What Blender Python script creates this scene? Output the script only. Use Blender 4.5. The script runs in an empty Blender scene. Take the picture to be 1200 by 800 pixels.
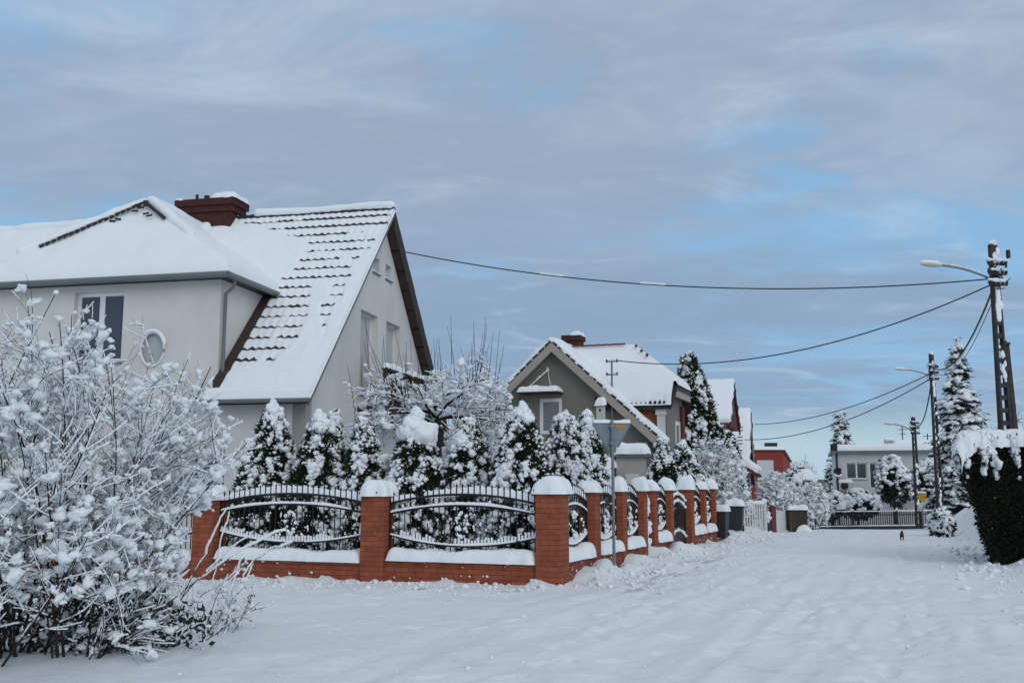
import bpy, math, random
import numpy as np
from mathutils import Vector, Matrix
from mathutils.geometry import tessellate_polygon

R = math.radians
rng = np.random.default_rng(7)
random.seed(7)
scene = bpy.context.scene
COL = scene.collection

# ------------------------------------------------------------------ camera
FPX = 35.0 / 36.0 * 1200.0
CAMZ = 1.65
PITCH = math.atan(165.0 / FPX)
FWD = np.array([0, math.cos(PITCH), math.sin(PITCH)])
UPV = np.array([0, -math.sin(PITCH), math.cos(PITCH)])
CAM = np.array([0, 0, CAMZ])
cam_data = bpy.data.cameras.new('camera')
cam_data.lens = 35; cam_data.sensor_width = 36; cam_data.clip_end = 3000
cam = bpy.data.objects.new('camera', cam_data); COL.objects.link(cam)
cam.location = (0, 0, CAMZ); cam.rotation_euler = (math.pi / 2 + PITCH, 0, 0)
scene.camera = cam


def ray(px, py):
    return FWD + (px - 600) / FPX * np.array([1, 0, 0]) - (py - 400) / FPX * UPV


def P(px, py, Y):
    d = ray(px, py)
    return CAM + d * (Y / d[1])


def Xat(px, Y, z=1.65):
    """world x of image column px at distance Y and height z"""
    dep = Y * FWD[1] + (z - CAMZ) * FWD[2]
    return (px - 600) / FPX * dep


def project(pts):
    d = np.asarray(pts) - CAM
    dep = d @ FWD
    return 600 + FPX * d[..., 0] / dep, 400 - FPX * (d @ UPV) / dep


def Zat(py, Y):
    """height seen at image row py at distance Y (on the picture's middle column)"""
    return P(600, py, Y)[2]


# ------------------------------------------------------------------ noise
def _hash(ix, iy, iz, seed):
    h = (ix * 374761393 + iy * 668265263 + iz * 2147483647 + seed * 974711) & 0xFFFFFFFF
    h = ((h ^ (h >> 13)) * 1274126177) & 0xFFFFFFFF
    h = (h ^ (h >> 16)) & 0xFFFFFFFF
    h = (h * 2246822519) & 0xFFFFFFFF
    h = h ^ (h >> 15)
    return (h & 0xFFFFFF) / float(0xFFFFFF) * 2 - 1


def noise3(x, y, z, seed=0):
    x, y, z = np.broadcast_arrays(np.asarray(x, float), np.asarray(y, float), np.asarray(z, float))
    ix = np.floor(x).astype(np.int64); iy = np.floor(y).astype(np.int64); iz = np.floor(z).astype(np.int64)
    fx = x - ix; fy = y - iy; fz = z - iz
    fx = fx * fx * (3 - 2 * fx); fy = fy * fy * (3 - 2 * fy); fz = fz * fz * (3 - 2 * fz)
    r = 0
    for dx in (0, 1):
        wx = fx if dx else 1 - fx
        for dy in (0, 1):
            wy = fy if dy else 1 - fy
            for dz in (0, 1):
                wz = fz if dz else 1 - fz
                r = r + wx * wy * wz * _hash(ix + dx, iy + dy, iz + dz, seed)
    return r


def noise2(x, y, seed=0):
    x, y = np.broadcast_arrays(np.asarray(x, float), np.asarray(y, float))
    ix = np.floor(x).astype(np.int64); iy = np.floor(y).astype(np.int64)
    fx = x - ix; fy = y - iy
    fx = fx * fx * (3 - 2 * fx); fy = fy * fy * (3 - 2 * fy)
    zz = np.zeros_like(ix)
    a = _hash(ix, iy, zz, seed); b = _hash(ix + 1, iy, zz, seed)
    c = _hash(ix, iy + 1, zz, seed); d = _hash(ix + 1, iy + 1, zz, seed)
    return (a * (1 - fx) + b * fx) * (1 - fy) + (c * (1 - fx) + d * fx) * fy


def fbm2(x, y, seed=0, oct=4):
    r = 0; a = 1.0
    for o in range(oct):
        r = r + a * noise2(x * 2 ** o, y * 2 ** o, seed + o * 17); a *= .5
    return r


def sstep(a, b, x):
    t = np.clip((np.asarray(x, float) - a) / (b - a), 0, 1)
    return t * t * (3 - 2 * t)


# ------------------------------------------------------------------ materials
def new_mat(name, col, rough=.7, var=.0, vscale=3.0, bump=.0, bscale=20.0, spec=.3, metal=0.0, col2=None, coord='Object'):
    m = bpy.data.materials.new(name); m.use_nodes = True
    nt = m.node_tree; n = nt.nodes; b = n['Principled BSDF']
    b.inputs['Base Color'].default_value = (*col, 1)
    b.inputs['Roughness'].default_value = rough
    b.inputs['Specular IOR Level'].default_value = spec
    b.inputs['Metallic'].default_value = metal
    tc = n.new('ShaderNodeTexCoord')
    if var > 0 or col2:
        nz = n.new('ShaderNodeTexNoise'); nz.inputs['Scale'].default_value = vscale; nz.inputs['Detail'].default_value = 6
        nz.inputs['Roughness'].default_value = .6
        nt.links.new(tc.outputs[coord], nz.inputs['Vector'])
        mr = n.new('ShaderNodeMapRange'); mr.inputs[1].default_value = .3; mr.inputs[2].default_value = .7
        nt.links.new(nz.outputs['Fac'], mr.inputs[0])
        mx = n.new('ShaderNodeMix'); mx.data_type = 'RGBA'
        c2 = col2 if col2 else tuple(c * (1 + var) for c in col)
        c1 = col if col2 else tuple(c * (1 - var) for c in col)
        mx.inputs[6].default_value = (*c1, 1); mx.inputs[7].default_value = (*c2, 1)
        nt.links.new(mr.outputs[0], mx.inputs[0])
        nt.links.new(mx.outputs[2], b.inputs['Base Color'])
    if bump > 0:
        nz2 = n.new('ShaderNodeTexNoise'); nz2.inputs['Scale'].default_value = bscale; nz2.inputs['Detail'].default_value = 8
        nt.links.new(tc.outputs[coord], nz2.inputs['Vector'])
        bp = n.new('ShaderNodeBump'); bp.inputs['Strength'].default_value = bump; bp.inputs['Distance'].default_value = .02
        nt.links.new(nz2.outputs['Fac'], bp.inputs['Height'])
        nt.links.new(bp.outputs['Normal'], b.inputs['Normal'])
    return m


def brick_mat(name, c1, c2, mortar, bw=.26, rh=.083, snowy=0.0):
    m = bpy.data.materials.new(name); m.use_nodes = True
    nt = m.node_tree; n = nt.nodes; b = n['Principled BSDF']
    b.inputs['Roughness'].default_value = .8; b.inputs['Specular IOR Level'].default_value = .25
    uv = n.new('ShaderNodeUVMap')
    br = n.new('ShaderNodeTexBrick')
    br.inputs['Scale'].default_value = 1; br.inputs['Brick Width'].default_value = bw; br.inputs['Row Height'].default_value = rh
    br.inputs['Mortar Size'].default_value = .006; br.inputs['Mortar Smooth'].default_value = .2; br.inputs['Bias'].default_value = 0
    br.inputs['Color1'].default_value = (*c1, 1); br.inputs['Color2'].default_value = (*c2, 1); br.inputs['Mortar'].default_value = (*mortar, 1)
    nt.links.new(uv.outputs[0], br.inputs['Vector'])
    nz = n.new('ShaderNodeTexNoise'); nz.inputs['Scale'].default_value = 5; nz.inputs['Detail'].default_value = 8
    nt.links.new(uv.outputs[0], nz.inputs['Vector'])
    mx = n.new('ShaderNodeMix'); mx.data_type = 'RGBA'; mx.blend_type = 'MULTIPLY'; mx.inputs[0].default_value = .55
    rp = n.new('ShaderNodeMapRange'); rp.inputs[1].default_value = .3; rp.inputs[2].default_value = .7; rp.inputs[3].default_value = .55; rp.inputs[4].default_value = 1.15
    nt.links.new(nz.outputs['Fac'], rp.inputs[0])
    nt.links.new(br.outputs['Color'], mx.inputs[6]); nt.links.new(rp.outputs[0], mx.inputs[7])
    last = mx.outputs[2]
    if snowy > 0:   # wind-blown snow caught on the face of the bricks
        n2 = n.new('ShaderNodeTexNoise'); n2.inputs['Scale'].default_value = 14; n2.inputs['Detail'].default_value = 5; n2.inputs['Roughness'].default_value = .7
        nt.links.new(uv.outputs[0], n2.inputs['Vector'])
        r2 = n.new('ShaderNodeMapRange'); r2.inputs[1].default_value = .72 - .2 * snowy; r2.inputs[2].default_value = .76 - .2 * snowy
        nt.links.new(n2.outputs['Fac'], r2.inputs[0])
        m2 = n.new('ShaderNodeMix'); m2.data_type = 'RGBA'; m2.inputs[7].default_value = (.8, .82, .85, 1)
        nt.links.new(r2.outputs[0], m2.inputs[0]); nt.links.new(last, m2.inputs[6]); last = m2.outputs[2]
    nt.links.new(last, b.inputs['Base Color'])
    bp = n.new('ShaderNodeBump'); bp.inputs['Strength'].default_value = .5; bp.inputs['Distance'].default_value = .01; bp.invert = True
    nt.links.new(br.outputs['Fac'], bp.inputs['Height']); nt.links.new(bp.outputs['Normal'], b.inputs['Normal'])
    return m


M = {}
M['snow'] = new_mat('snow', (.83, .86, .885), .65, bump=.35, bscale=45, spec=.25)
M['snow_soft'] = new_mat('snow_soft', (.83, .86, .885), .65, bump=.25, bscale=9, spec=.2)
M['snow_tree'] = new_mat('snow_on_branches', (.83, .86, .885), .7, bump=.3, bscale=60, spec=.2)
M['brick'] = brick_mat('red_brick', (.35, .095, .046), (.27, .072, .036), (.15, .055, .036))
M['brick_snowy'] = brick_mat('red_brick_snow_dusted', (.30, .082, .046), (.24, .064, .038), (.20, .085, .065), snowy=.55)
M['brick_dark'] = brick_mat('chimney_brick', (.085, .026, .021), (.065, .022, .018), (.05, .022, .02))
M['render_white'] = new_mat('white_render', (.62, .61, .58), .9, var=.08, vscale=.8, bump=.15, bscale=60)
M['render_grey'] = new_mat('grey_render', (.195, .187, .160), .9, var=.07, vscale=1.5, bump=.2, bscale=50)
M['render_beige'] = new_mat('beige_render', (.40, .385, .35), .9, var=.08, vscale=2, bump=.2, bscale=50)
M['render_pale'] = new_mat('pale_render', (.55, .56, .56), .9, var=.05, vscale=1)
M['barge'] = new_mat('barge_board', (.36, .32, .28), .7, var=.1, vscale=5)
M['tile'] = new_mat('dark_roof_tile', (.032, .028, .027), .6, var=.3, vscale=6, bump=.2, bscale=30)
M['tile_red'] = new_mat('red_roof_tile', (.16, .04, .03), .7, var=.25, vscale=6)
M['wood_dark'] = new_mat('dark_wood', (.045, .032, .027), .75, var=.25, vscale=8)
M['wood_orange'] = new_mat('orange_red_boards', (.20, .05, .026), .75, var=.15, vscale=6)
M['wood_red'] = new_mat('red_boards', (.115, .025, .02), .75, var=.15, vscale=6)
M['gutter'] = new_mat('grey_gutter', (.13, .15, .155), .45, var=.08, spec=.5)
M['pvc'] = new_mat('white_pvc', (.72, .73, .73), .4, spec=.4)
M['glass'] = new_mat('window_glass', (.05, .06, .07), .08, spec=.8)
M['glass_pale'] = new_mat('window_glass_curtain', (.20, .22, .24), .15, var=.15, vscale=4, spec=.7)
M['blind'] = new_mat('white_blind_behind_glass', (.42, .43, .43), .25, var=.05, vscale=2, spec=.6)
M['iron'] = new_mat('black_iron', (.012, .012, .013), .5, spec=.4)
M['concrete'] = new_mat('pole_concrete', (.05, .047, .045), .9, var=.3, vscale=5, bump=.4, bscale=30)
M['concrete_snow'] = new_mat('snow_plastered_concrete', (.07, .065, .06), .9, vscale=3.5, col2=(.7, .72, .75))
M['galv'] = new_mat('galvanised_steel', (.17, .195, .215), .5, var=.12, vscale=8, spec=.5, metal=.25)
M['sign_back'] = new_mat('sign_back_grey', (.17, .205, .235), .5, var=.1, vscale=9, spec=.4)
M['sticker'] = new_mat('orange_sticker', (.42, .21, .06), .6)
M['bark'] = new_mat('dark_bark', (.035, .028, .024), .9, var=.3, vscale=20)
M['twig'] = new_mat('twig_bark', (.032, .023, .020), .9, var=.3, vscale=10)
M['twig_grey'] = new_mat('grey_twig', (.11, .09, .085), .9, var=.2, vscale=10)
M['thuja'] = new_mat('thuja_leaf', (.018, .034, .012), .8, var=.5, vscale=6)
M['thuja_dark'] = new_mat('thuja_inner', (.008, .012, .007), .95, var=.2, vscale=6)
M['spruce'] = new_mat('spruce_needles', (.018, .032, .022), .85, var=.4, vscale=3)
M['yew'] = new_mat('yew_needles', (.012, .018, .008), .85, var=.5, vscale=7)
M['cable'] = new_mat('cable_black', (.02, .022, .026), .6)
M['bin'] = new_mat('bin_plastic', (.022, .026, .03), .5, spec=.4)
M['bin_brown'] = new_mat('olive_box_boards', (.055, .048, .033), .8, var=.3, vscale=12)
M['white_paint'] = new_mat('white_painted_wood', (.62, .62, .6), .7, var=.12, vscale=6)
M['red_paint'] = new_mat('faded_red_paint', (.16, .035, .04), .7, var=.2, vscale=10)
M['red_house'] = new_mat('red_render', (.24, .045, .035), .85, var=.08, vscale=.8)
M['yellow'] = new_mat('yellow_sign', (.55, .32, .02), .5)
M['lamp_white'] = new_mat('lamp_housing', (.5, .5, .48), .5, spec=.4)
M['ceramic'] = new_mat('insulator', (.35, .33, .3), .3, spec=.5)
M['fur'] = new_mat('brown_fur', (.10, .05, .032), .95, vscale=25, col2=(.035, .02, .016), bump=.5, bscale=120)
M['leaf_dry'] = new_mat('dry_leaf', (.07, .042, .028), .9)
M['ac'] = new_mat('cream_enamel', (.5, .5, .47), .5)
M['evergreen'] = new_mat('broad_evergreen_leaf', (.02, .03, .024), .7, var=.4, vscale=8)


# ------------------------------------------------------------------ mesh builder
class MB:
    def __init__(s):
        s.v = []; s.f3 = []; s.f4 = []; s.sm3 = []; s.sm4 = []; s.n = 0

    def add(s, v, f, smooth=False):
        v = np.asarray(v, float).reshape(-1, 3); f = np.asarray(f, np.int64)
        if len(f) == 0: return
        if f.shape[1] == 3: s.f3.append(f + s.n); s.sm3.append(np.full(len(f), smooth))
        else: s.f4.append(f + s.n); s.sm4.append(np.full(len(f), smooth))
        s.v.append(v); s.n += len(v)

    def box(s, lo, hi):
        x0, y0, z0 = lo; x1, y1, z1 = hi
        v = [(x0, y0, z0), (x1, y0, z0), (x1, y1, z0), (x0, y1, z0), (x0, y0, z1), (x1, y0, z1), (x1, y1, z1), (x0, y1, z1)]
        f = [(0, 3, 2, 1), (4, 5, 6, 7), (0, 1, 5, 4), (1, 2, 6, 5), (2, 3, 7, 6), (3, 0, 4, 7)]
        s.add(v, f)

    def hexa(s, b4, t4):
        """solid from four bottom and four top corners, both counter-clockwise from above"""
        s.add(list(b4) + list(t4), [(0, 3, 2, 1), (4, 5, 6, 7), (0, 1, 5, 4), (1, 2, 6, 5), (2, 3, 7, 6), (3, 0, 4, 7)])

    def bar(s, a, b, w, h=None):
        """square bar between two points"""
        h = h or w
        a = Vector(a); b = Vector(b); d = (b - a).normalized()
        u = d.cross(Vector((0, 0, 1)))
        if u.length < 1e-3: u = Vector((1, 0, 0))
        u.normalize(); w2 = d.cross(u).normalized()
        u *= w / 2; w2 *= h / 2
        b4 = [a - u - w2, a + u - w2, a + u + w2, a - u + w2]; t4 = [b - u - w2, b + u - w2, b + u + w2, b - u + w2]
        s.add([tuple(q) for q in b4 + t4], [(0, 3, 2, 1), (4, 5, 6, 7), (0, 1, 5, 4), (1, 2, 6, 5), (2, 3, 7, 6), (3, 0, 4, 7)])

    def tube(s, pts, rad, sides=6, cap=True):
        pts = np.asarray(pts, float); n = len(pts)
        rad = np.broadcast_to(np.asarray(rad, float), (n,))
        t = np.gradient(pts, axis=0); t /= np.linalg.norm(t, axis=1, keepdims=True) + 1e-9
        ref = np.where(np.abs(t[:, 2:3]) > .9, np.array([[1., 0, 0]]), np.array([[0, 0, 1.]]))
        if np.abs(t[:, 2]).mean() > .7: ref = np.tile([[1., 0, 0]], (n, 1))
        else: ref = np.tile([[.02, .01, 1.]], (n, 1))
        u = np.cross(t, ref); u /= np.linalg.norm(u, axis=1, keepdims=True) + 1e-9
        w = np.cross(t, u)
        a = np.arange(sides) / sides * 2 * np.pi
        v = pts[:, None, :] + rad[:, None, None] * (np.cos(a)[None, :, None] * u[:, None, :] + np.sin(a)[None, :, None] * w[:, None, :])
        i = np.arange(n - 1)[:, None] * sides; j = np.arange(sides)[None, :]; j2 = (j + 1) % sides
        f = np.stack([i + j, i + j2, i + sides + j2, i + sides + j], -1).reshape(-1, 4)
        s.add(v.reshape(-1, 3), f, True)
        if cap and sides >= 4:
            for k, base in ((0, 0), (n - 1, (n - 1) * sides)):
                c = v[k]; q = [(0, m, m + 1) for m in range(1, sides - 1)]
                s.add(c, q)

    def lathe(s, prof, c=(0, 0, 0), sides=16, axis='z'):
        """surface of revolution; prof = [(radius, height)]"""
        prof = np.asarray(prof, float)
        a = np.arange(sides) / sides * 2 * np.pi
        x = prof[:, 0:1] * np.cos(a); y = prof[:, 0:1] * np.sin(a); z = np.repeat(prof[:, 1:2], sides, 1)
        v = np.stack([x, y, z], -1)
        if axis == 'y': v = v[..., [0, 2, 1]]
        v = v + np.asarray(c, float)
        n = len(prof)
        i = np.arange(n - 1)[:, None] * sides; j = np.arange(sides)[None, :]; j2 = (j + 1) % sides
        s.add(v.reshape(-1, 3), np.stack([i + j, i + j2, i + sides + j2, i + sides + j], -1).reshape(-1, 4), True)

    def grid(s, V, smooth=True, keep=None):
        """V: (n, m, 3) grid of points"""
        n, m = V.shape[:2]
        i = np.arange(n - 1)[:, None] * m; j = np.arange(m - 1)[None, :]
        f = np.stack([i + j, i + j + 1, i + m + j + 1, i + m + j], -1).reshape(-1, 4)
        if keep is not None:
            k = (keep[:-1, :-1] | keep[1:, :-1] | keep[:-1, 1:] | keep[1:, 1:]).reshape(-1)
            f = f[k]
        s.add(V.reshape(-1, 3), f, smooth)

    def slab(s, outline, holes, O, U, V, N, th):
        """plate with holes: outline and holes are 2-D polygons in the (U, V) plane; front at O, back at O - N*th"""
        O = np.asarray(O, float); U = np.asarray(U, float); V = np.asarray(V, float); N = np.asarray(N, float)
        loops = [outline] + list(holes)
        flat = [p for lp in loops for p in lp]
        tri = tessellate_polygon([[Vector((p[0], p[1], 0)) for p in lp] for lp in loops])
        a = np.array(flat, float)
        front = O + a[:, 0:1] * U + a[:, 1:2] * V; back = front - N * th
        tri = np.array(tri)
        out = []
        for t in tri:
            p = front[t]; nn = np.cross(p[1] - p[0], p[2] - p[0])
            out.append(t if nn @ N > 0 else t[::-1])
        tri = np.array(out)
        s.add(front, tri); s.add(back, tri[:, ::-1])
        k = 0
        for lp in loops:
            m = len(lp)
            for q in range(m):
                i0, i1 = k + q, k + (q + 1) % m
                s.add([front[i0], front[i1], back[i1], back[i0]], [(0, 1, 2, 3)])
            k += m

    def build(s, name, mat, parent=None, uv=False):
        me = bpy.data.meshes.new(name)
        v = np.concatenate(s.v) if s.v else np.zeros((0, 3))
        f3 = np.concatenate(s.f3) if s.f3 else np.zeros((0, 3), np.int64)
        f4 = np.concatenate(s.f4) if s.f4 else np.zeros((0, 4), np.int64)
        me.vertices.add(len(v)); me.vertices.foreach_set('co', v.astype(np.float32).reshape(-1))
        idx = np.concatenate([f3.reshape(-1), f4.reshape(-1)]).astype(np.int32)
        tot = np.concatenate([np.full(len(f3), 3), np.full(len(f4), 4)]).astype(np.int32)
        st = np.concatenate([[0], np.cumsum(tot)[:-1]]).astype(np.int32)
        me.loops.add(len(idx)); me.loops.foreach_set('vertex_index', idx)
        me.polygons.add(len(tot)); me.polygons.foreach_set('loop_start', st); me.polygons.foreach_set('loop_total', tot)
        sm = np.concatenate((s.sm3 or [np.zeros(0, bool)]) + (s.sm4 or [np.zeros(0, bool)]))
        me.polygons.foreach_set('use_smooth', sm.astype(bool))
        me.update(calc_edges=True); me.validate()
        if uv:
            ul = me.uv_layers.new(name='UVMap')
            nrm = np.zeros(len(me.polygons) * 3, np.float32); me.polygons.foreach_get('normal', nrm); nrm = np.abs(nrm.reshape(-1, 3))
            lv = np.zeros(len(me.loops), np.int32); me.loops.foreach_get('vertex_index', lv)
            ln = np.zeros(len(me.polygons), np.int32); me.polygons.foreach_get('loop_total', ln)
            nl = np.repeat(nrm, ln, axis=0); c = v[lv]
            uvx = np.where(nl[:, 0] > np.maximum(nl[:, 1], nl[:, 2]), c[:, 1], c[:, 0])
            uvy = np.where(nl[:, 2] > np.maximum(nl[:, 0], nl[:, 1]), c[:, 1], c[:, 2])
            ul.data.foreach_set('uv', np.stack([uvx, uvy], -1).astype(np.float32).reshape(-1))
        me.materials.append(mat)
        o = bpy.data.objects.new(name, me); COL.objects.link(o)
        if parent is not None: o.parent = parent
        return o


def thing(name, label, cat, loc=(0, 0, 0), rz=0.0, group=None):
    o = bpy.data.objects.new(name, None); COL.objects.link(o)
    o.empty_display_size = .3
    o.location = tuple(loc); o.rotation_euler = (0, 0, rz)
    o['label'] = label; o['category'] = cat
    if group: o['group'] = group
    return o


def tag(o, label, cat, group=None):
    o['label'] = label; o['category'] = cat
    if group: o['group'] = group
    return o


def inv_frame(loc, rz):
    """function world point -> local point of a thing at loc turned by rz"""
    c, s = math.cos(rz), math.sin(rz)
    def f(p):
        d = np.asarray(p, float) - np.asarray(loc, float)
        return np.stack([c * d[..., 0] + s * d[..., 1], -s * d[..., 0] + c * d[..., 1], d[..., 2]], -1)
    return f


def fwd_frame(loc, rz):
    c, s = math.cos(rz), math.sin(rz)
    def f(p):
        p = np.asarray(p, float)
        return np.stack([c * p[..., 0] - s * p[..., 1] + loc[0], s * p[..., 0] + c * p[..., 1] + loc[1], p[..., 2] + loc[2]], -1)
    return f


# ------------------------------------------------------------------ blobs
def ico(sub):
    t = (1 + 5 ** .5) / 2
    v = [(-1, t, 0), (1, t, 0), (-1, -t, 0), (1, -t, 0), (0, -1, t), (0, 1, t), (0, -1, -t), (0, 1, -t), (t, 0, -1), (t, 0, 1), (-t, 0, -1), (-t, 0, 1)]
    v = [np.array(p) / np.linalg.norm(p) for p in v]
    f = [(0, 11, 5), (0, 5, 1), (0, 1, 7), (0, 7, 10), (0, 10, 11), (1, 5, 9), (5, 11, 4), (11, 10, 2), (10, 7, 6), (7, 1, 8), (3, 9, 4), (3, 4, 2), (3, 2, 6), (3, 6, 8), (3, 8, 9), (4, 9, 5), (2, 4, 11), (6, 2, 10), (8, 6, 7), (9, 8, 1)]
    for _ in range(sub):
        mid = {}; nf = []
        def mp(a, b):
            k = (min(a, b), max(a, b))
            if k not in mid:
                p = v[a] + v[b]; v.append(p / np.linalg.norm(p)); mid[k] = len(v) - 1
            return mid[k]
        for a, b, c in f:
            ab, bc, ca = mp(a, b), mp(b, c), mp(c, a)
            nf += [(a, ab, ca), (b, bc, ab), (c, ca, bc), (ab, bc, ca)]
        f = nf
    return np.array(v), np.array(f)


def make_pool(sub, amp, freq, n=14):
    v, f = ico(sub); out = []
    for k in range(n):
        d = 1 + amp * noise3(v[:, 0] * freq + k * 9.1, v[:, 1] * freq, v[:, 2] * freq, 5 + k) + .5 * amp * noise3(v[:, 0] * freq * 2.1, v[:, 1] * freq * 2.1 + k * 5.3, v[:, 2] * freq * 2.1, 55 + k)
        out.append(v * d[:, None])
    return np.array(out), f


POOL1 = make_pool(1, .34, 1.5)
POOL2 = make_pool(2, .36, 1.7)
POOLR = make_pool(1, .55, 2.1, 24)      # ragged lumps


def blobs(mb, C, S, yaw=None, pool=POOL1, tilt=None, rg=rng):
    """many small lumps: centres C (N,3), half sizes S (N,3), turned by yaw about z after a tilt about y"""
    C = np.asarray(C, float); S = np.asarray(S, float); n = len(C)
    if n == 0: return
    V, F = pool
    v = V[rg.integers(0, len(V), n)] * S[:, None, :]
    if tilt is not None:
        c = np.cos(tilt)[:, None]; s = np.sin(tilt)[:, None]
        x = v[..., 0] * c + v[..., 2] * s; z = -v[..., 0] * s + v[..., 2] * c
        v = np.stack([x, v[..., 1], z], -1)
    if yaw is None: yaw = rg.uniform(0, 6.28, n)
    c = np.cos(yaw)[:, None]; s = np.sin(yaw)[:, None]
    v = np.stack([v[..., 0] * c - v[..., 1] * s, v[..., 0] * s + v[..., 1] * c, v[..., 2]], -1) + C[:, None, :]
    m = V.shape[1]
    f = F[None] + (np.arange(n) * m)[:, None, None]
    mb.add(v.reshape(-1, 3), f.reshape(-1, 3), True)


def leaves(mb, C, D, L, W, rg=rng):
    """pointed leaf sprays: base C, direction D (N,3), length L, width W (two triangles each, folded)"""
    n = len(C); D = D / (np.linalg.norm(D, axis=1, keepdims=True) + 1e-9)
    rnd = rg.normal(size=(n, 3)); u = np.cross(D, rnd); u /= np.linalg.norm(u, axis=1, keepdims=True) + 1e-9
    nn = np.cross(D, u)
    L = np.asarray(L).reshape(-1, 1); W = np.asarray(W).reshape(-1, 1)
    a = C; b = C + D * L * .45 + u * W * .5 + nn * W * .15; c = C + D * L; d = C + D * L * .45 - u * W * .5 + nn * W * .15
    v = np.stack([a, b, c, d], 1).reshape(-1, 3)
    k = np.arange(n)[:, None] * 4
    mb.add(v, np.concatenate([k + [[0, 1, 2]], k + [[0, 2, 3]]]), False)


def dome_sheet(O, U, V, N, Lu, Lv, th, edge=.12, amp=.02, fr=3.0, res=.06, jit=.02, seed=1, drop=.02, maxn=160):
    """a layer of snow lying on a rectangle: rounded lumpy edges, uneven thickness. Returns an (n,m,3) grid"""
    O = np.asarray(O, float); U = np.asarray(U, float); V = np.asarray(V, float); N = np.asarray(N, float)
    def axis(L):
        n = int(min(maxn, max(7, L / res)))
        t = np.linspace(0, 1, n)
        e = min(edge / L, .45)
        ex = np.array([0, .04, .12, .25, .45, .7, 1.0]) * e
        t = np.concatenate([ex, np.linspace(e, 1 - e, n)[1:-1], 1 - ex[::-1]])
        return t * L
    u = axis(Lu); v = axis(Lv)
    uu, vv = np.meshgrid(u, v, indexing='ij')
    d = np.minimum(np.minimum(uu, Lu - uu), np.minimum(vv, Lv - vv)) / min(edge, min(Lu, Lv) * .45)
    # rounded corners: product of the profiles
    du = np.clip(np.minimum(uu, Lu - uu) / min(edge, Lu * .45), 0, 1); dv = np.clip(np.minimum(vv, Lv - vv) / min(edge, Lv * .45), 0, 1)
    rr_ = np.clip(((1 - du) ** 2.6 + (1 - dv) ** 2.6) ** (1 / 2.6), 0, 1)
    pr = np.sqrt(np.clip(1 - rr_ ** 2.3, 0, 1))
    h = pr * (th + amp * fbm2(uu * fr, vv * fr, seed, 3)) - drop * (1 - pr)
    ju = jit * noise2(vv * 5, uu * 1.3, seed + 3) * (1 - du) + jit * .5 * noise2(vv * 14, uu, seed + 5) * (1 - du)
    jv = jit * noise2(uu * 5, vv * 1.3, seed + 4) * (1 - dv) + jit * .5 * noise2(uu * 14, vv, seed + 6) * (1 - dv)
    return O + (uu + ju)[..., None] * U + (vv + jv)[..., None] * V + h[..., None] * N


def snow_on(mb, *a, **k):
    mb.grid(dome_sheet(*a, **k))


X_, Y_, Z_ = np.eye(3)

# ------------------------------------------------------------------ fence lines (used by the ground too)
CX, CY = .65, 16.3
FA = -R(19.5); FDIR = np.array([-math.cos(FA), -math.sin(FA)])       # from the corner towards the left
SDIR = np.array([.395, .919]); SDIR = SDIR / np.linalg.norm(SDIR)     # from the corner up the street
SANG = math.atan2(SDIR[1], SDIR[0])


def bank_edge(y): return .37 * y + 2.15


def ground_base(x, y):
    x = np.asarray(x, float); y = np.asarray(y, float)
    z = -.04 * np.clip(y - 33, 0, 45) + .022 * np.clip(x - .5, -12, 0)
    return z


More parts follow.
